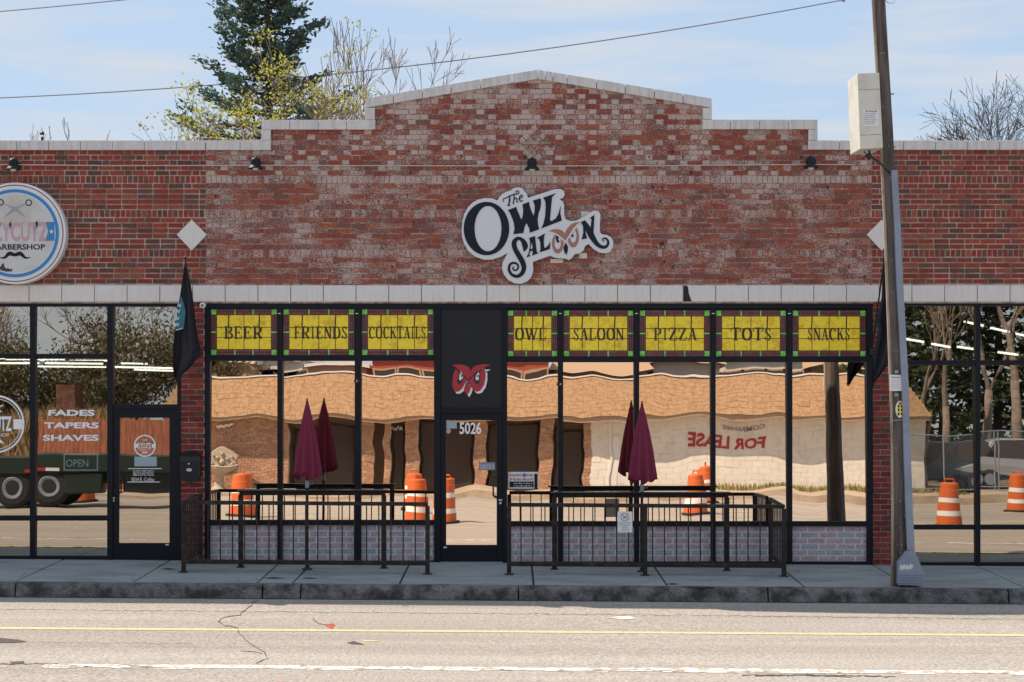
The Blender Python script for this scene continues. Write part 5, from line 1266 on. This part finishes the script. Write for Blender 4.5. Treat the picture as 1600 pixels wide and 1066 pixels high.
# evergreen behind the roof
def pine(name, base, H, zb, label, seed, wid, mt='needles', n=120, cl=11, q=9, qs=.10, group=None, trunk_r=.2):
    rnd=random.Random(seed); t=empty(name,base,label,'tree',group); B=Vector(base)
    b=MB(); b.tube([B-Vector((0,0,.3)),B+Vector((.1,0,H*.5)),B+Vector((0,0,H))],[trunk_r*1.2,trunk_r*.7,.02],9); b.build('trunk',M['bark_dark'],t,smooth=True)
    lb=MB(); nb=MB()
    for k in range(n):
        u=(k+rnd.random())/n; z=zb+(H-zb)*(u**.9)
        L_=wid(z)*rnd.choice((1,1,.85,.7,1.12))*rnd.uniform(.8,1.05); a=k*2.399+rnd.uniform(-.3,.3)
        d=Vector((math.cos(a),math.sin(a),0)); p0=B+Vector((0,0,z)); pts=[p0]
        for i in range(1,6): pts.append(p0+d*L_*i/5+Vector((0,0,L_*(.02*i-.16*(i/5)*(1-i/5)*1.4+ (.12 if i>3 else 0)*(i/5)))))
        lb.tube(pts,[.05,.04,.03,.02,.015,.008],4,cap=False)
        for c in range(cl):
            f=.25+.75*(c+rnd.random())/cl; i=min(4,int(f*5)); p=pts[i].lerp(pts[i+1],f*5-i)
            side=d.cross(Vector((0,0,1)))*rnd.uniform(-1,1)*L_*.30*(1.15-f)
            cc=p+side+Vector((0,0,rnd.uniform(-.05,.08)))
            for _ in range(q):
                o=cc+Vector((rnd.gauss(0,.10),rnd.gauss(0,.10),rnd.gauss(0,.065)))
                uu=(d*rnd.uniform(.2,1)+Vector((rnd.uniform(-.8,.8),rnd.uniform(-.8,.8),rnd.uniform(-.2,.9)))).normalized(); vv=uu.cross(Vector((rnd.uniform(-1,1),rnd.uniform(-1,1),rnd.uniform(-1,1)))).normalized()
                s=qs*rnd.uniform(.6,1.3); nb.add([o-uu*s*.6,o-vv*s*.35,o+uu*s,o+vv*s*.35],[(0,1,2,3)])
    o=lb.build('limbs',M['bark_dark'],t); o['kind']='stuff'
    o=nb.build('crown',M[mt],t); o['kind']='stuff'
    return t
zf=lambda py,s: 2.95-(py-555)*(24-s)/2640
def wid(z):
    # half width in metres of the big evergreen by height
    pts=[(2,3.4),(8.0,3.2),(9.6,3.0),(10.2,2.3),(10.7,1.5),(11.2,1.5),(11.7,2.0),(12.3,1.6),(13.2,1.25),(14.2,.9),(15.5,.2)]; pts=[(a,q*.9) for a,q in pts]
    for (a,wa),(c,wc) in zip(pts[:-1],pts[1:]):
        if z<=c: return wa+(wc-wa)*(z-a)/(c-a)
    return .2
pine('evergreen_tree',(F(416,555,-22).x,22,-.1),15.5,4.0,'tall dark evergreen rising behind the left parapet step',5,wid,n=150,cl=13,q=13,qs=.11)
sprc=.55
tree('leafing_tree',(F(388,555,-16).x,16,-.1),10.0,'young tree with yellow green spring leaves in front of the evergreen',seed=14,lev=4,r=.10,mt='bark_tan',leaves='leaves',nleaf=16,lsize=.05,lrad=.14,spread=.8,up=.3,lean_frac=.6,trunk=.35,minr=.007)
tree('leafing_shrub',(F(335,555,-15).x,15,-.1),8.8,'low yellow green shrub behind the left parapet',cat='shrub',seed=24,lev=4,r=.07,mt='bark_tan',leaves='leaves',nleaf=15,lsize=.05,lrad=.15,spread=.95,up=.15,lean_frac=.6,trunk=.4,minr=.006)
tree('leafing_shrub',(F(428,555,-15.5).x,15.5,-.1),8.6,'second yellow green shrub, nearest the parapet step',cat='shrub',seed=27,lev=4,r=.07,mt='bark_tan',leaves='leaves',nleaf=12,lsize=.05,lrad=.13,spread=.8,up=.2,lean_frac=.45,trunk=.4,minr=.007)
tree('bare_tree',(F(497,555,-17).x,17,-.1),10.1,'bushy bare tan tree directly right of the evergreen',seed=31,lev=5,r=.09,mt='bark_tan',spread=.9,up=.2,kids=(3,4),trunk=.4,minr=.008)
tree('bare_tree',(F(540,555,-17.5).x,17.5,-.1),10.9,'slender bare tree between the evergreen and the gable',seed=35,lev=4,r=.09,mt='bark_tan',spread=.6,up=.3,kids=(3,4),trunk=.4,minr=.008)
tree('bare_tree',(F(618,555,-17).x,17,-.1),10.4,'bare tree behind the start of the sloping gable coping',seed=38,lev=5,r=.08,mt='bark_tan',spread=.75,up=.25,kids=(3,3),trunk=.45,minr=.008)
tree('bare_tree',(F(715,555,-17).x,17,-.1),9.9,'bare twigs just showing over the middle of the sloping coping',seed=39,lev=4,r=.06,mt='bark_dark',spread=.6,up=.5,kids=(2,3),trunk=.55,minr=.006)
tree('bare_tree',(F(18,555,-15).x,15,-.1),8.2,'bare reddish twigs over the far end of the barbershop parapet',seed=41,lev=4,r=.06,mt='bark_tan',spread=.8,up=.4,kids=(2,4),trunk=.5,minr=.006)
tree('bare_tree',(F(112,555,-15).x,15,-.1),8.3,'few bare twigs over the middle of the barbershop parapet',seed=43,lev=4,r=.05,mt='bark_tan',spread=.6,up=.5,kids=(2,3),trunk=.55,minr=.006)
tree('bare_tree',(F(1130,555,-17).x,17,-.1),9.0,'single bare twig showing over the right parapet step',seed=45,lev=3,r=.04,mt='bark_tan',spread=.3,up=.6,kids=(2,2),trunk=.6,minr=.005)
for x,h,sd,lb in ((1492,11.9,51,'broad bare tree behind the right parapet, nearest the utility pole'),(1562,12.3,52,'tallest bare tree behind the right parapet'),(1645,12.2,55,'bare tree at the far right end behind the parapet'),(1450,10.9,54,'low bare branch tree beside the utility pole')):
    tree('bare_tree',(F(x,555,-36).x,36,-.1),h,lb,seed=sd,lev=5,r=.15,mt='bark_dark',spread=.85,up=.10,kids=(3,4),trunk=.55,group='bare trees behind the right parapet',minr=.010,shrink=.76)
p=F(66,219,-8); b=MB(); b.tube([(p.x,8,5.2),(p.x,8,p.z+.06)],.025,8); b.lathe([(0,.0),(.045,.0),(.04,.04),(0,.08)],(p.x,8,p.z+.1),10); o=b.build('vent_pipe',M['black']); tag(o,'small dark vent pipe above the barbershop parapet','vent pipe')

# ================================================================ ACROSS THE STREET (seen in the glass)
st=empty('far_store',(O(870,770,30).x,-32,-.03),'low store across the street with orange shingle mansard, white painted wall and for lease sign','building')
def OX(px,s=30): return O(px,600,s).x
def OZ(py,s=30): return O(600,py,s).z
def wall(nm,x0,x1,y0,y1,m,s0=30,th=.3,par=st): return box(nm,OX(x0,s0),OX(x1,s0),-s0-th,-s0,OZ(y1,s0),OZ(y0,s0),M[m],par)
G=776
wall('brick_wall',318,448,640,G,'mortar'); wall('brick_wall',925,1448,640,G,'white_block')
def opp_bricks(x0,x1,y0,y1,wp,hp,m,par,seed,tone=True):
    r=random.Random(seed); p=Pool(par,M[m],None); y=y0;i=0
    while y<y1:
        x=x0-(wp/2 if i%2 else 0)
        while x<x1:
            a,c=max(x,x0),min(x+wp-.5,x1); x+=wp
            if c-a>1.5:
                A=O(a,min(y+hp-.4,y1),30);B=O(c,y,30); p.items.append((min(A.x,B.x),max(A.x,B.x),A.z,B.z,q8(r.random())if m!='tan_brick' else (int(r.random()*4)+.5)/4,0,-30.0,0,True))
        y+=hp;i+=1
    # far bricks: one joined part per wall, faces towards the street
    b=MB()
    for (a,c,z0,z1,t_,pn_,y_,_,__) in p.items: b.box(a,c,-30.0,-29.985,z0,z1,(t_,0))
    o=b.build('bricks',M[m],par,attrs=True); o['kind']='stuff'
wl=[o for o in st.children if o.name.startswith('brick_wall')]
opp_bricks(319,447,645,G-1,10,4.2,'tan_brick',wl[0],1)
# painted block courses on the white wall
b=MB(); r=random.Random(4); y=650; i=0
while y<G-2:
    x=926-(10 if i%2 else 0)
    while x<1447:
        A=O(max(x,926)+.3,y+9.5,30);B=O(min(x+21,1447)-.15,y+.15,30); b.box(A.x,B.x,-30,-29.99+r.uniform(0,.006),A.z,B.z); x+=21
    y+=9.6;i+=1
o=b.build('blocks',M['white_block'],wl[1]); o['kind']='stuff'
wall('recess_wall',448,925,640,G,'dark_wall',30.5,.2)
for x0,x1 in ((558,580),(630,652),(738,757),(845,866),(596,606),(915,925)):
    w_=wall('brick_pillar',x0,x1,640,G,'mortar'); opp_bricks(x0,x1,646,G-1,9,4.2,'tan_brick',w_,int(x0))
for x0,x1,y0 in ((456,552,668),(655,735,662),(610,628,665),(760,842,664),(869,912,668)):
    f=wall('window' if x0 in (456,760) else 'door',x0,x1,y0,G-6,'iron',30.40,.09); wall('pane',x0+2,x1-2,y0+2,G-9,'dark_glass',30.38,.015,f)
wall('downpipe',952,955,650,G,'white',29.93,.06); wall('door',958,968,672,G,'white',29.97,.03)
# mansard
xa,xb=OX(250,29.4),OX(1458,29.4)
ze,zt=2.36,3.62
b=MB(); b.add([(xa,-29.35,ze),(xb,-29.35,ze),(xb-.62,-30.3,zt),(xa+.62,-30.3,zt),(xa,-44,ze),(xb,-44,ze),(xb-.62,-43.4,zt),(xa+.62,-43.4,zt)],[(0,3,2,1),(1,2,6,5),(4,7,3,0),(3,7,6,2),(0,1,5,4)]); rf=b.build('roof',M['shingle'],st)
b=MB(); r=random.Random(8); rows=9
for k in range(rows):
    u0,u1=k/rows,(k+1)/rows; x=xa+.62*u0
    while x<xb-.62*u0-.05:
        wd=r.uniform(.22,.42); x1=min(x+wd,xb-.62*u0); o_=.016+r.uniform(0,.010)
        y0=-29.35-.95*u0+o_; y1=-29.35-.95*u1+.008; z0=ze+(zt-ze)*u0;z1=ze+(zt-ze)*u1
        b.add([(x,y0,z0-.01),(x1-.010,y0,z0-.01),(x1-.010,y1,z1),(x,y1,z1),(x,y0-.03,z0-.01),(x1-.010,y0-.03,z0-.01)],[(0,3,2,1),(4,0,1,5)]); x=x1
o=b.build('shingles',M['shingle'],rf); o['kind']='stuff'
box('fascia',xa+.05,xb-.05,-29.42,-29.38,ze-.14,ze-.002,M['building_tan'],st)
box('soffit',xa+.05,xb-.05,-30.0,-29.43,ze-.06,ze-.02,M['white_block'],st)
box('store_body',OX(318),OX(1448),-43,-30.72,-.05,ze-.02,M['building_tan'],st)
box('parapet_cap',xa+.55,xb-.55,-30.36,-30.24,zt+.002,zt+.05,M['white'],st)
text('lease_sign_letters','FOR LEASE',1075,1200,683,705,29.965,M['lease_red'],st,bold=.03,opp=True)
text('lease_sign_letters','COMPANIES',1128,1196,665,671,29.965,M['sticker_grey'],st,bold=.02,opp=True)
b=MB()
for k in range(6): q=O(596+k*5,668+ (k%2)*2,30.2); b.ribbon([(q.x,q.z,.02),(q.x+.04,q.z+.1,.035),(q.x+.09,q.z,.02)],-30.26,-30.25)
b.build('window_lettering',M['white'],st)
# wall fountain of carved stone in front of the tan wall
ft=empty('stone_fountain',(O(350,776,29.3).x,-29.3,-.03),'carved pale stone wall fountain across the street, mirrored in the beer window','fountain')
c=O(350,776,29.3).x
def oz(py): return O(350,py,29.3).z
b=MB(); b.lathe([(.0,0),(.26,.0),(.24,.06),(.17,.14),(.14,.45),(.22,.55),(.55,.72),(.58,.80),(.50,.82),(.0,.80)],(c,-29.0,-.03),24); b.build('basin',M['stone'],ft,smooth=False)
b=MB(); b.prism([(c-.46,oz(744)),(c+.46,oz(744)),(c+.42,oz(725)),(c+.50,oz(715)),(c+.34,oz(707)),(c+.12,oz(700)),(c-.0,oz(697)),(c-.14,oz(700)),(c-.34,oz(708)),(c-.50,oz(716)),(c-.40,oz(726))],-29.5,-29.25); b.build('carved_back',M['stone'],ft,bevel=.03)
b=MB()
for dx,dz,rr in ((0,.66,.07),(-.16,.52,.06),(.16,.52,.06),(0,.42,.09),(-.1,.3,.05),(.1,.3,.05),(-.3,.35,.06),(.3,.35,.06),(0,.16,.07),(-.2,.12,.07),(.2,.12,.07),(-.36,.1,.06),(.36,.1,.06),(-.3,.58,.04),(.3,.58,.04)): b.lathe([(0,-rr),(rr*.8,-rr*.6),(rr,0),(rr*.8,rr*.6),(0,rr)],(c+dx,-29.22,oz(744)+dz),10)
b.build('carving',M['stone'],ft,smooth=True)
# flower lamp on wall
fl=empty('wall_sconce',(O(351,672,29.9).x,-29.9,O(351,672,29.9).z),'small white cluster wall light on the tan brick wall across the street','lamp')
b=MB(); q=O(351,668,29.9)
for k in range(6): b.lathe([(0,-.06),(.07,-.03),(.09,.02),(0,.05)],(q.x-.22+.09*k,-29.75,q.z+.03*(k%2)),8)
b.build('shade',M['white'],fl)
b=MB(); b.tube([(q.x,-29.97,q.z-.25),(q.x,-29.78,q.z-.03)],.02,6); b.build('arm',M['steel'],fl)
# grass verge
r=random.Random(6); b=MB()
for _ in range(3000):
    x=r.uniform(OX(915),OX(1500)); y=-r.uniform(28.6,29.95); h=r.uniform(.04,.2)*(1.4 if r.random()<.1 else 1); a=r.uniform(0,PI); d=Vector((math.cos(a)*.02,math.sin(a)*.02,0)); lx=r.uniform(-.06,.06)
    b.add([(x-d.x,y-d.y,-.03),(x+d.x,y+d.y,-.03),(x+lx,y+r.uniform(-.04,.04),-.03+h)],[(0,1,2)])
o=b.build('grass',M['grass']); tag(o,'strip of weedy grass along the white wall across the street',kind='stuff')
# buildings farther back
def far_box(nm,x0,x1,ytop,s,m,lb,gable=False,feat=4):
    t=empty(nm,((OX(x0,s)+OX(x1,s))/2,-s-3,-.06),lb,'building'); zt_=OZ(ytop,s)
    box('wall',OX(x0,s),OX(x1,s),-s-7,-s,-.06,zt_-.1,M[m],t)
    if gable:
        b=MB(); a,c=OX(x0,s)-.3,OX(x1,s)+.3; b.add([(a,-s+.4,zt_-.1),(c,-s+.4,zt_-.1),(c,-s-7.4,zt_-.1),(a,-s-7.4,zt_-.1),(a+.8,-s-3.5,zt_+1.2),(c-.8,-s-3.5,zt_+1.2)],[(0,1,5,4),(2,3,4,5),(1,2,5),(3,0,4),(3,2,1,0)]); b.build('roof',M['building_tan' if m!='building_red' else 'building_red'],t)
    else: box('roof',OX(x0,s)-.15,OX(x1,s)+.15,-s-7.1,-s+.15,zt_-.098,zt_+.06,M['white'],t)
    for k in range(feat):
        x=OX(x0,s)+(OX(x1,s)-OX(x0,s))*(k+.5)/feat
        f=box('window',x-.5,x+.5,-s-.001,-s+.03,zt_-1.4,zt_-.5,M['building_tan'],t); box('pane',x-.43,x+.43,-s+.031,-s+.04,zt_-1.33,zt_-.57,M['dark_glass'],f)
    return t
far_box('far_house',285,395,566,44,'building_tan','tan house behind the orange roofed store across the street')
far_box('far_house',400,470,560,46,'building_white','white house behind the orange roofed store, left of the red building')
far_box('far_shed',480,565,572,45,'building_tan','low tan shed with pale roof behind the store across the street',feat=2)
far_box('far_house',575,860,555,43,'building_red','red building behind the orange roofed store across the street',feat=7)
far_box('far_shed',870,1010,577,46,'building_tan','brown shed behind the middle of the orange roofed store',gable=True,feat=3)
far_box('far_house',1020,1125,568,48,'building_white','white house with gable roof behind the middle of the store',gable=True,feat=3)
far_box('far_house',1135,1260,563,50,'building_white','long white house with flat roof edge behind the store',feat=4)
far_box('far_house',1275,1420,575,52,'building_tan','tan gabled house behind the end of the orange roof',gable=True,feat=3)
# brick house and plank fence on the left
bh=far_box('brick_house',-260,165,672,36,'building_tan','tan house with wide brick chimney across from the barbershop',gable=True,feat=5)
for o in bh.children:
    if o.name.startswith('roof'): o.data.materials[0]=M['dull_roof']
box('chimney',OX(88,35.5),OX(118,35.5),-36.5,-35.4,OZ(700,35.5),OZ(603,35.5),M['chimney'],bh)
pf=empty('plank_fence',(OX(180,30.3),-30.3,-.03),'red brown plank fence across from the barbershop door','fence'); r=random.Random(2)
x=OX(60,30.3); pm=None
while x<OX(310,30.3):
    h=OZ(656,30.3)+r.uniform(-.05,.05)
    o=box('plank',x,x+.135,-30.33,-30.30+r.uniform(-.006,.006),-.03,h,M['fence_wood'],pf); x+=.145
for z in (.5,1.7): box('fence_rail',OX(60,30.3),OX(310,30.3),-30.42,-30.34,z,z+.09,M['fence_wood'],pf)
for x,h,sd,lb in ((20,7.2,61,'bare brown tree behind the brick house across the street'),(120,7.6,62,'bare tree beside the chimney across the street'),(215,7.6,63,'bare bushy tree behind the plank fence'),(270,8.6,64,'taller bare tree behind the end of the plank fence'),(-90,7.4,65,'bare tree across the street at the far end of the block')):
    tree('bare_tree',(OX(x,41),-41,-.06),h,lb,seed=sd,lev=4,r=.17,mt='bark_tan',spread=.95,up=.15,kids=(3,5),trunk=.25,minr=.012,shrink=.7,leaves='dark_leaves' if sd in (63,65) else None,nleaf=3,lsize=.07,lrad=.2,lean_frac=.5)
for k,(x,h,lb) in enumerate(((-40,4.3,'dense brown green shrub tree at the outer end of the tan house'),(50,4.6,'dense brown green shrub tree behind the tan house roof'),(150,4.2,'dense brown green shrub tree right of the brick chimney'),(205,5.6,'dense brown green shrub tree behind the plank fence'),(262,5.4,'dense brown green shrub tree at the end of the plank fence'))):
    tree('shrub_tree',(OX(x,39),-39,-.06),h,lb,seed=90+k,lev=4,r=.15,mt='bark',leaves='dry_leaves',nleaf=14,lsize=.09,lrad=.28,spread=1.1,up=.08,kids=(3,5),trunk=.18,minr=.012,shrink=.72)
# reedy grass clumps
b=MB(); r=random.Random(12)
for _ in range(2600):
    cx=r.choice((60,95,140,165,20))+r.gauss(0,12); q=O(cx,700,31.2); h=r.uniform(1.2,2.8); x=q.x; y=-31.5+r.gauss(0,.25); dx=r.gauss(0,.5)
    b.add([(x-.012,y,-.06),(x+.012,y,-.06),(x+dx*.5+.01,y,h*.6),(x+dx,y+.1,h)],[(0,1,2,3)])
o=b.build('tall_grass',mat('straw',(0.45,0.32,0.16),.9)); tag(o,'tall dry straw coloured grass in front of the brick house across the street',kind='stuff')
# dark evergreens and bare trees on the right
wd2=lambda H,W:(lambda z: W*(1-max(0,z-1)/H)**.6+.1)
for k,(x,s,H,lb) in enumerate(((1475,42,10,'dark evergreen behind the chain link fence, closest to the orange roof'),(1560,44,11.5,'dark evergreen behind the bare trees across from the right shop'),(1660,42,10.5,'dark evergreen across the street beyond the silver car'),(1400,46,9,'dark evergreen partly hidden by the orange roof'))):
    pine('evergreen_tree',(OX(x,s),-s,-.06),H,.6,lb,70+k,wd2(H,2.6),'dark_leaves',n=90,cl=9,q=9,qs=.2,group='evergreens across the street')
for x,s,h,sd,lb in ((1482,34,9,81,'bare pale trunk tree across the street nearest the orange roof'),(1548,35,9.5,82,'bare twin trunk tree across from the right shop'),(1590,34,9.3,83,'bare tree behind the silver car'),(1440,36,8,84,'bare tree right behind the corner of the orange roof')):
    tree('bare_tree',(OX(x,s),-s,-.06),h,lb,seed=sd,lev=4,r=.15,mt='bark',spread=.7,up=.35,kids=(2,4),trunk=.35,minr=.012,multi=1+(sd%2==0))
wt=empty('vine_trunk',(OX(1440,31),-31,-.06),'thick stringy tan trunk at the corner of the white wall','tree'); b=MB(); r=random.Random(3)
for k in range(26):
    a=r.uniform(0,6.28); rr=r.uniform(0,.22); x=OX(1441,31)+rr*math.cos(a); y=-31+rr*math.sin(a); b.tube([(x,y,-.06),(x+r.uniform(-.1,.1),y,1.2),(x+r.uniform(-.2,.2),y,2.6)],[.05,.035,.015],5,cap=False)
b.build('trunk',M['bark_tan'],wt)
# chain link fence panels
cf=empty('chain_link_fence',(OX(1500,29.2),-29.2,-.03),'chain link construction fence across from the right shop','fence')
x0,x1=OX(1300,29.2),OX(1700,29.2); 
for k,px in enumerate((1420,1478,1556,1562,1640,1700)):
    x=OX(px,29.2); b=MB(); b.tube([(x,-29.2,-.03),(x,-29.2,1.85)],.024,8); b.build('post',M['galv'],cf)
for z in (.1,1.83): b=MB(); b.tube([(OX(1420,29.2),-29.2,z),(x1,-29.2,z)],.02,6); b.build('fence_rail',M['galv'],cf)
b=MB(); xx=OX(1420,29.2)
while xx<x1:
    for sgn in (1,-1): b.tube([(xx,-29.2,.12 if sgn>0 else 1.82),(xx+1.7,-29.2,1.82 if sgn>0 else .12)],.0035,3,cap=False)
    xx+=.11
o=b.build('wire_mesh',M['galv'],cf); o['kind']='stuff'
# traffic barrels
def make_barrel():
    t=empty('traffic_barrel',(0,0,0),'x','traffic barrel','orange and white traffic barrels in the street')
    zz=[.06,.24,.25,.35,.36,.54,.55,.65,.66,.84]; rr=[.29,.275,.27,.26,.255,.245,.24,.23,.225,.215]
    for k in range(5):
        b=MB(); b.lathe([(rr[2*k],zz[2*k]),(rr[2*k+1],zz[2*k+1])] if True else [],(0,0,0),24)
        b.lathe([(rr[2*k+1],zz[2*k+1]),(rr[2*k+1]-.012,zz[2*k+1]+.01)],(0,0,0),24); b.build('band',M['orange' if k%2==0 else 'white'],t,smooth=True)
    b=MB(); b.lathe([(.0,0),(.36,0),(.36,.05),(.29,.06)],(0,0,0),24); b.build('base_ring',M['rubber'],t)
    b=MB(); b.lathe([(.205,.85),(.20,.96),(.17,.99),(0,.99)],(0,0,0),24); b.build('lid',M['orange'],t)
    b=MB(); b.tube([(-.12,0,.98),(-.1,0,1.06),(.1,0,1.06),(.12,0,.98)],.02,6); b.build('handle',M['orange'],t)
    return t
b0=make_barrel()
spots=[(1486,13.4,'traffic barrel mirrored in the shop window beside the utility pole'),(1592,20,'traffic barrel mirrored at the outer edge of the shop window'),(380,14.6,'traffic barrel mirrored below the carved stone fountain'),
(650,13.6,'traffic barrel mirrored left of the saloon door, nearest the street'),(645,19,'traffic barrel mirrored left of the saloon door, farthest back of its group'),(693,13.5,'traffic barrel mirrored in the saloon door glass'),
(1088,18,'traffic barrel mirrored below the for lease sign'),(1104,24,'traffic barrel against the white wall below the for lease sign'),(132,22.2,'traffic barrel mirrored in the barbershop window below the open sign')]
for i,(px,s,lb) in enumerate(spots):
    o=b0 if i==0 else copy_tree(b0); o.location=(O(px,700,s).x,-s,ZR+gz(O(px,700,s).x)); o['label']=lb; o.rotation_euler=(0,0,i*.7)
# orange netting bundles on barrels omitted parts: cars
def car(name,x,s,L_,H,m,lb,rz=0):
    t=empty(name,(x,-s,-.06),lb,'car')
    prof=[(-L_/2,.35),(-L_/2+.05,.75),(-L_/2+.75,.92),(-L_/2+1.35,H-.08),(-L_/2+1.9,H),(L_/2-1.1,H),(L_/2-.35,H-.55),(L_/2,.9),(L_/2,.35)]
    b=MB(); b.prism(prof,-.85,.85); b.v=[(a*1,c*(1 if z<1 else .82),z) for a,c,z in b.v]; b.v=[(x+a,-s+c,z-.06) for a,c,z in b.v]; b.build('body',M[m],t,bevel=.05)
    for sy in (-1,1):
        b=MB(); b.prism([(x-L_/2+1.1,.95),(x-L_/2+1.5,H-.14),(x+.15,H-.1),(x+.15,.95)],-s+sy*.80-.02,-s+sy*.80+.02); b.build('window',M['dark_glass'],t)
        b=MB(); b.prism([(x+.25,.95),(x+.25,H-.1),(x+L_/2-1.05,H-.1),(x+L_/2-.6,.95)],-s+sy*.80-.02,-s+sy*.80+.02); b.build('window',M['dark_glass'],t)
        for wx_ in (-L_/2+.85,L_/2-.85):
            b=MB(); b.lathe([(0,-.1),(.33,-.1),(.33,.1),(0,.1)],n=20); b.v=[(x+wx_+p,-s+sy*.80+r_,.27+q) for p,q,r_ in b.v]; w_=b.build('wheel',M['rubber'],t)
            b=MB(); b.lathe([(0,-.105),(.19,-.105),(.19,.105),(0,.105)],n=12); b.v=[(x+wx_+p,-s+sy*.80+r_,.27+q) for p,q,r_ in b.v]; b.build('rim',M['steel'],w_)
    b=MB(); b.box(x-L_/2-.02,x-L_/2+.05,-s+.35,-s+.7,.62,.74); b.build('headlight',M['white'],t)
    b=MB(); b.box(x-L_/2-.02,x-L_/2+.05,-s-.7,-s-.35,.62,.74); b.build('headlight',M['white'],t)
car('parked_car',OX(1585,32.5),32.5,4.6,1.65,'silver','silver car parked behind the chain link fence')
car('parked_car',OX(1478,32.5),32.5,4.2,1.7,'car_dark','dark green car parked behind the chain link fence, nearest the white wall')
car('parked_car',OX(1700,34),34,4.4,1.6,'building_tan','tan car parked at the far end behind the chain link fence')
# dark green flatbed truck
tk=empty('flatbed_truck',(O(60,700,19).x,-20,ZR+.1),'dark green truck parked across from the barbershop','truck')
def tx(px): return O(px,700,19).x
g=ZR+gz(-12)
b=MB(); b.box(tx(-150),tx(268),-20.6,-18.9,.80,1.26); b.build('bed_side',M['truck_green'],tk,bevel=.03)
b=MB(); b.box(tx(-150),tx(262),-20.2,-19.3,.5,.79); b.build('chassis',M['black'],tk)
b=MB(); b.box(tx(40),tx(74),-18.899,-18.88,.84,.92); b.build('tail_light',M['red'],tk)
b=MB(); b.box(tx(74),tx(95),-18.899,-18.88,.84,.92); b.build('reflector',M['white'],tk)
b=MB(); b.box(tx(100),tx(160),-19.5,-18.95,.25,.79); b.build('tank',M['truck_green'],tk,bevel=.05)
b=MB(); b.box(tx(190),tx(262),-20.4,-19.1,.3,.79); b.build('cab_step',M['black'],tk)
for px in (20,78):
    for sy in (-19.1,-20.5):
        b=MB(); b.lathe([(0,-.14),(.40,-.14),(.5,-.1),(.52,0),(.5,.1),(.40,.14),(0,.14)],n=28); b.v=[(tx(px)+p,sy+r_,g+.53+q) for p,q,r_ in b.v]; w_=b.build('wheel',M['rubber'],tk,smooth=False)
        b=MB(); b.lathe([(0,-.10),(.12,-.12),(.26,-.16),(.28,-.145),(.28,.145),(0,.12)],n=18); b.v=[(tx(px)+p,sy-r_,g+.53+q) for p,q,r_ in b.v]; b.build('rim',M['galv'],w_)
print('objects',len(bpy.data.objects),'tris',sum(len(o.data.polygons)*2 for o in bpy.data.objects if o.type=='MESH'))
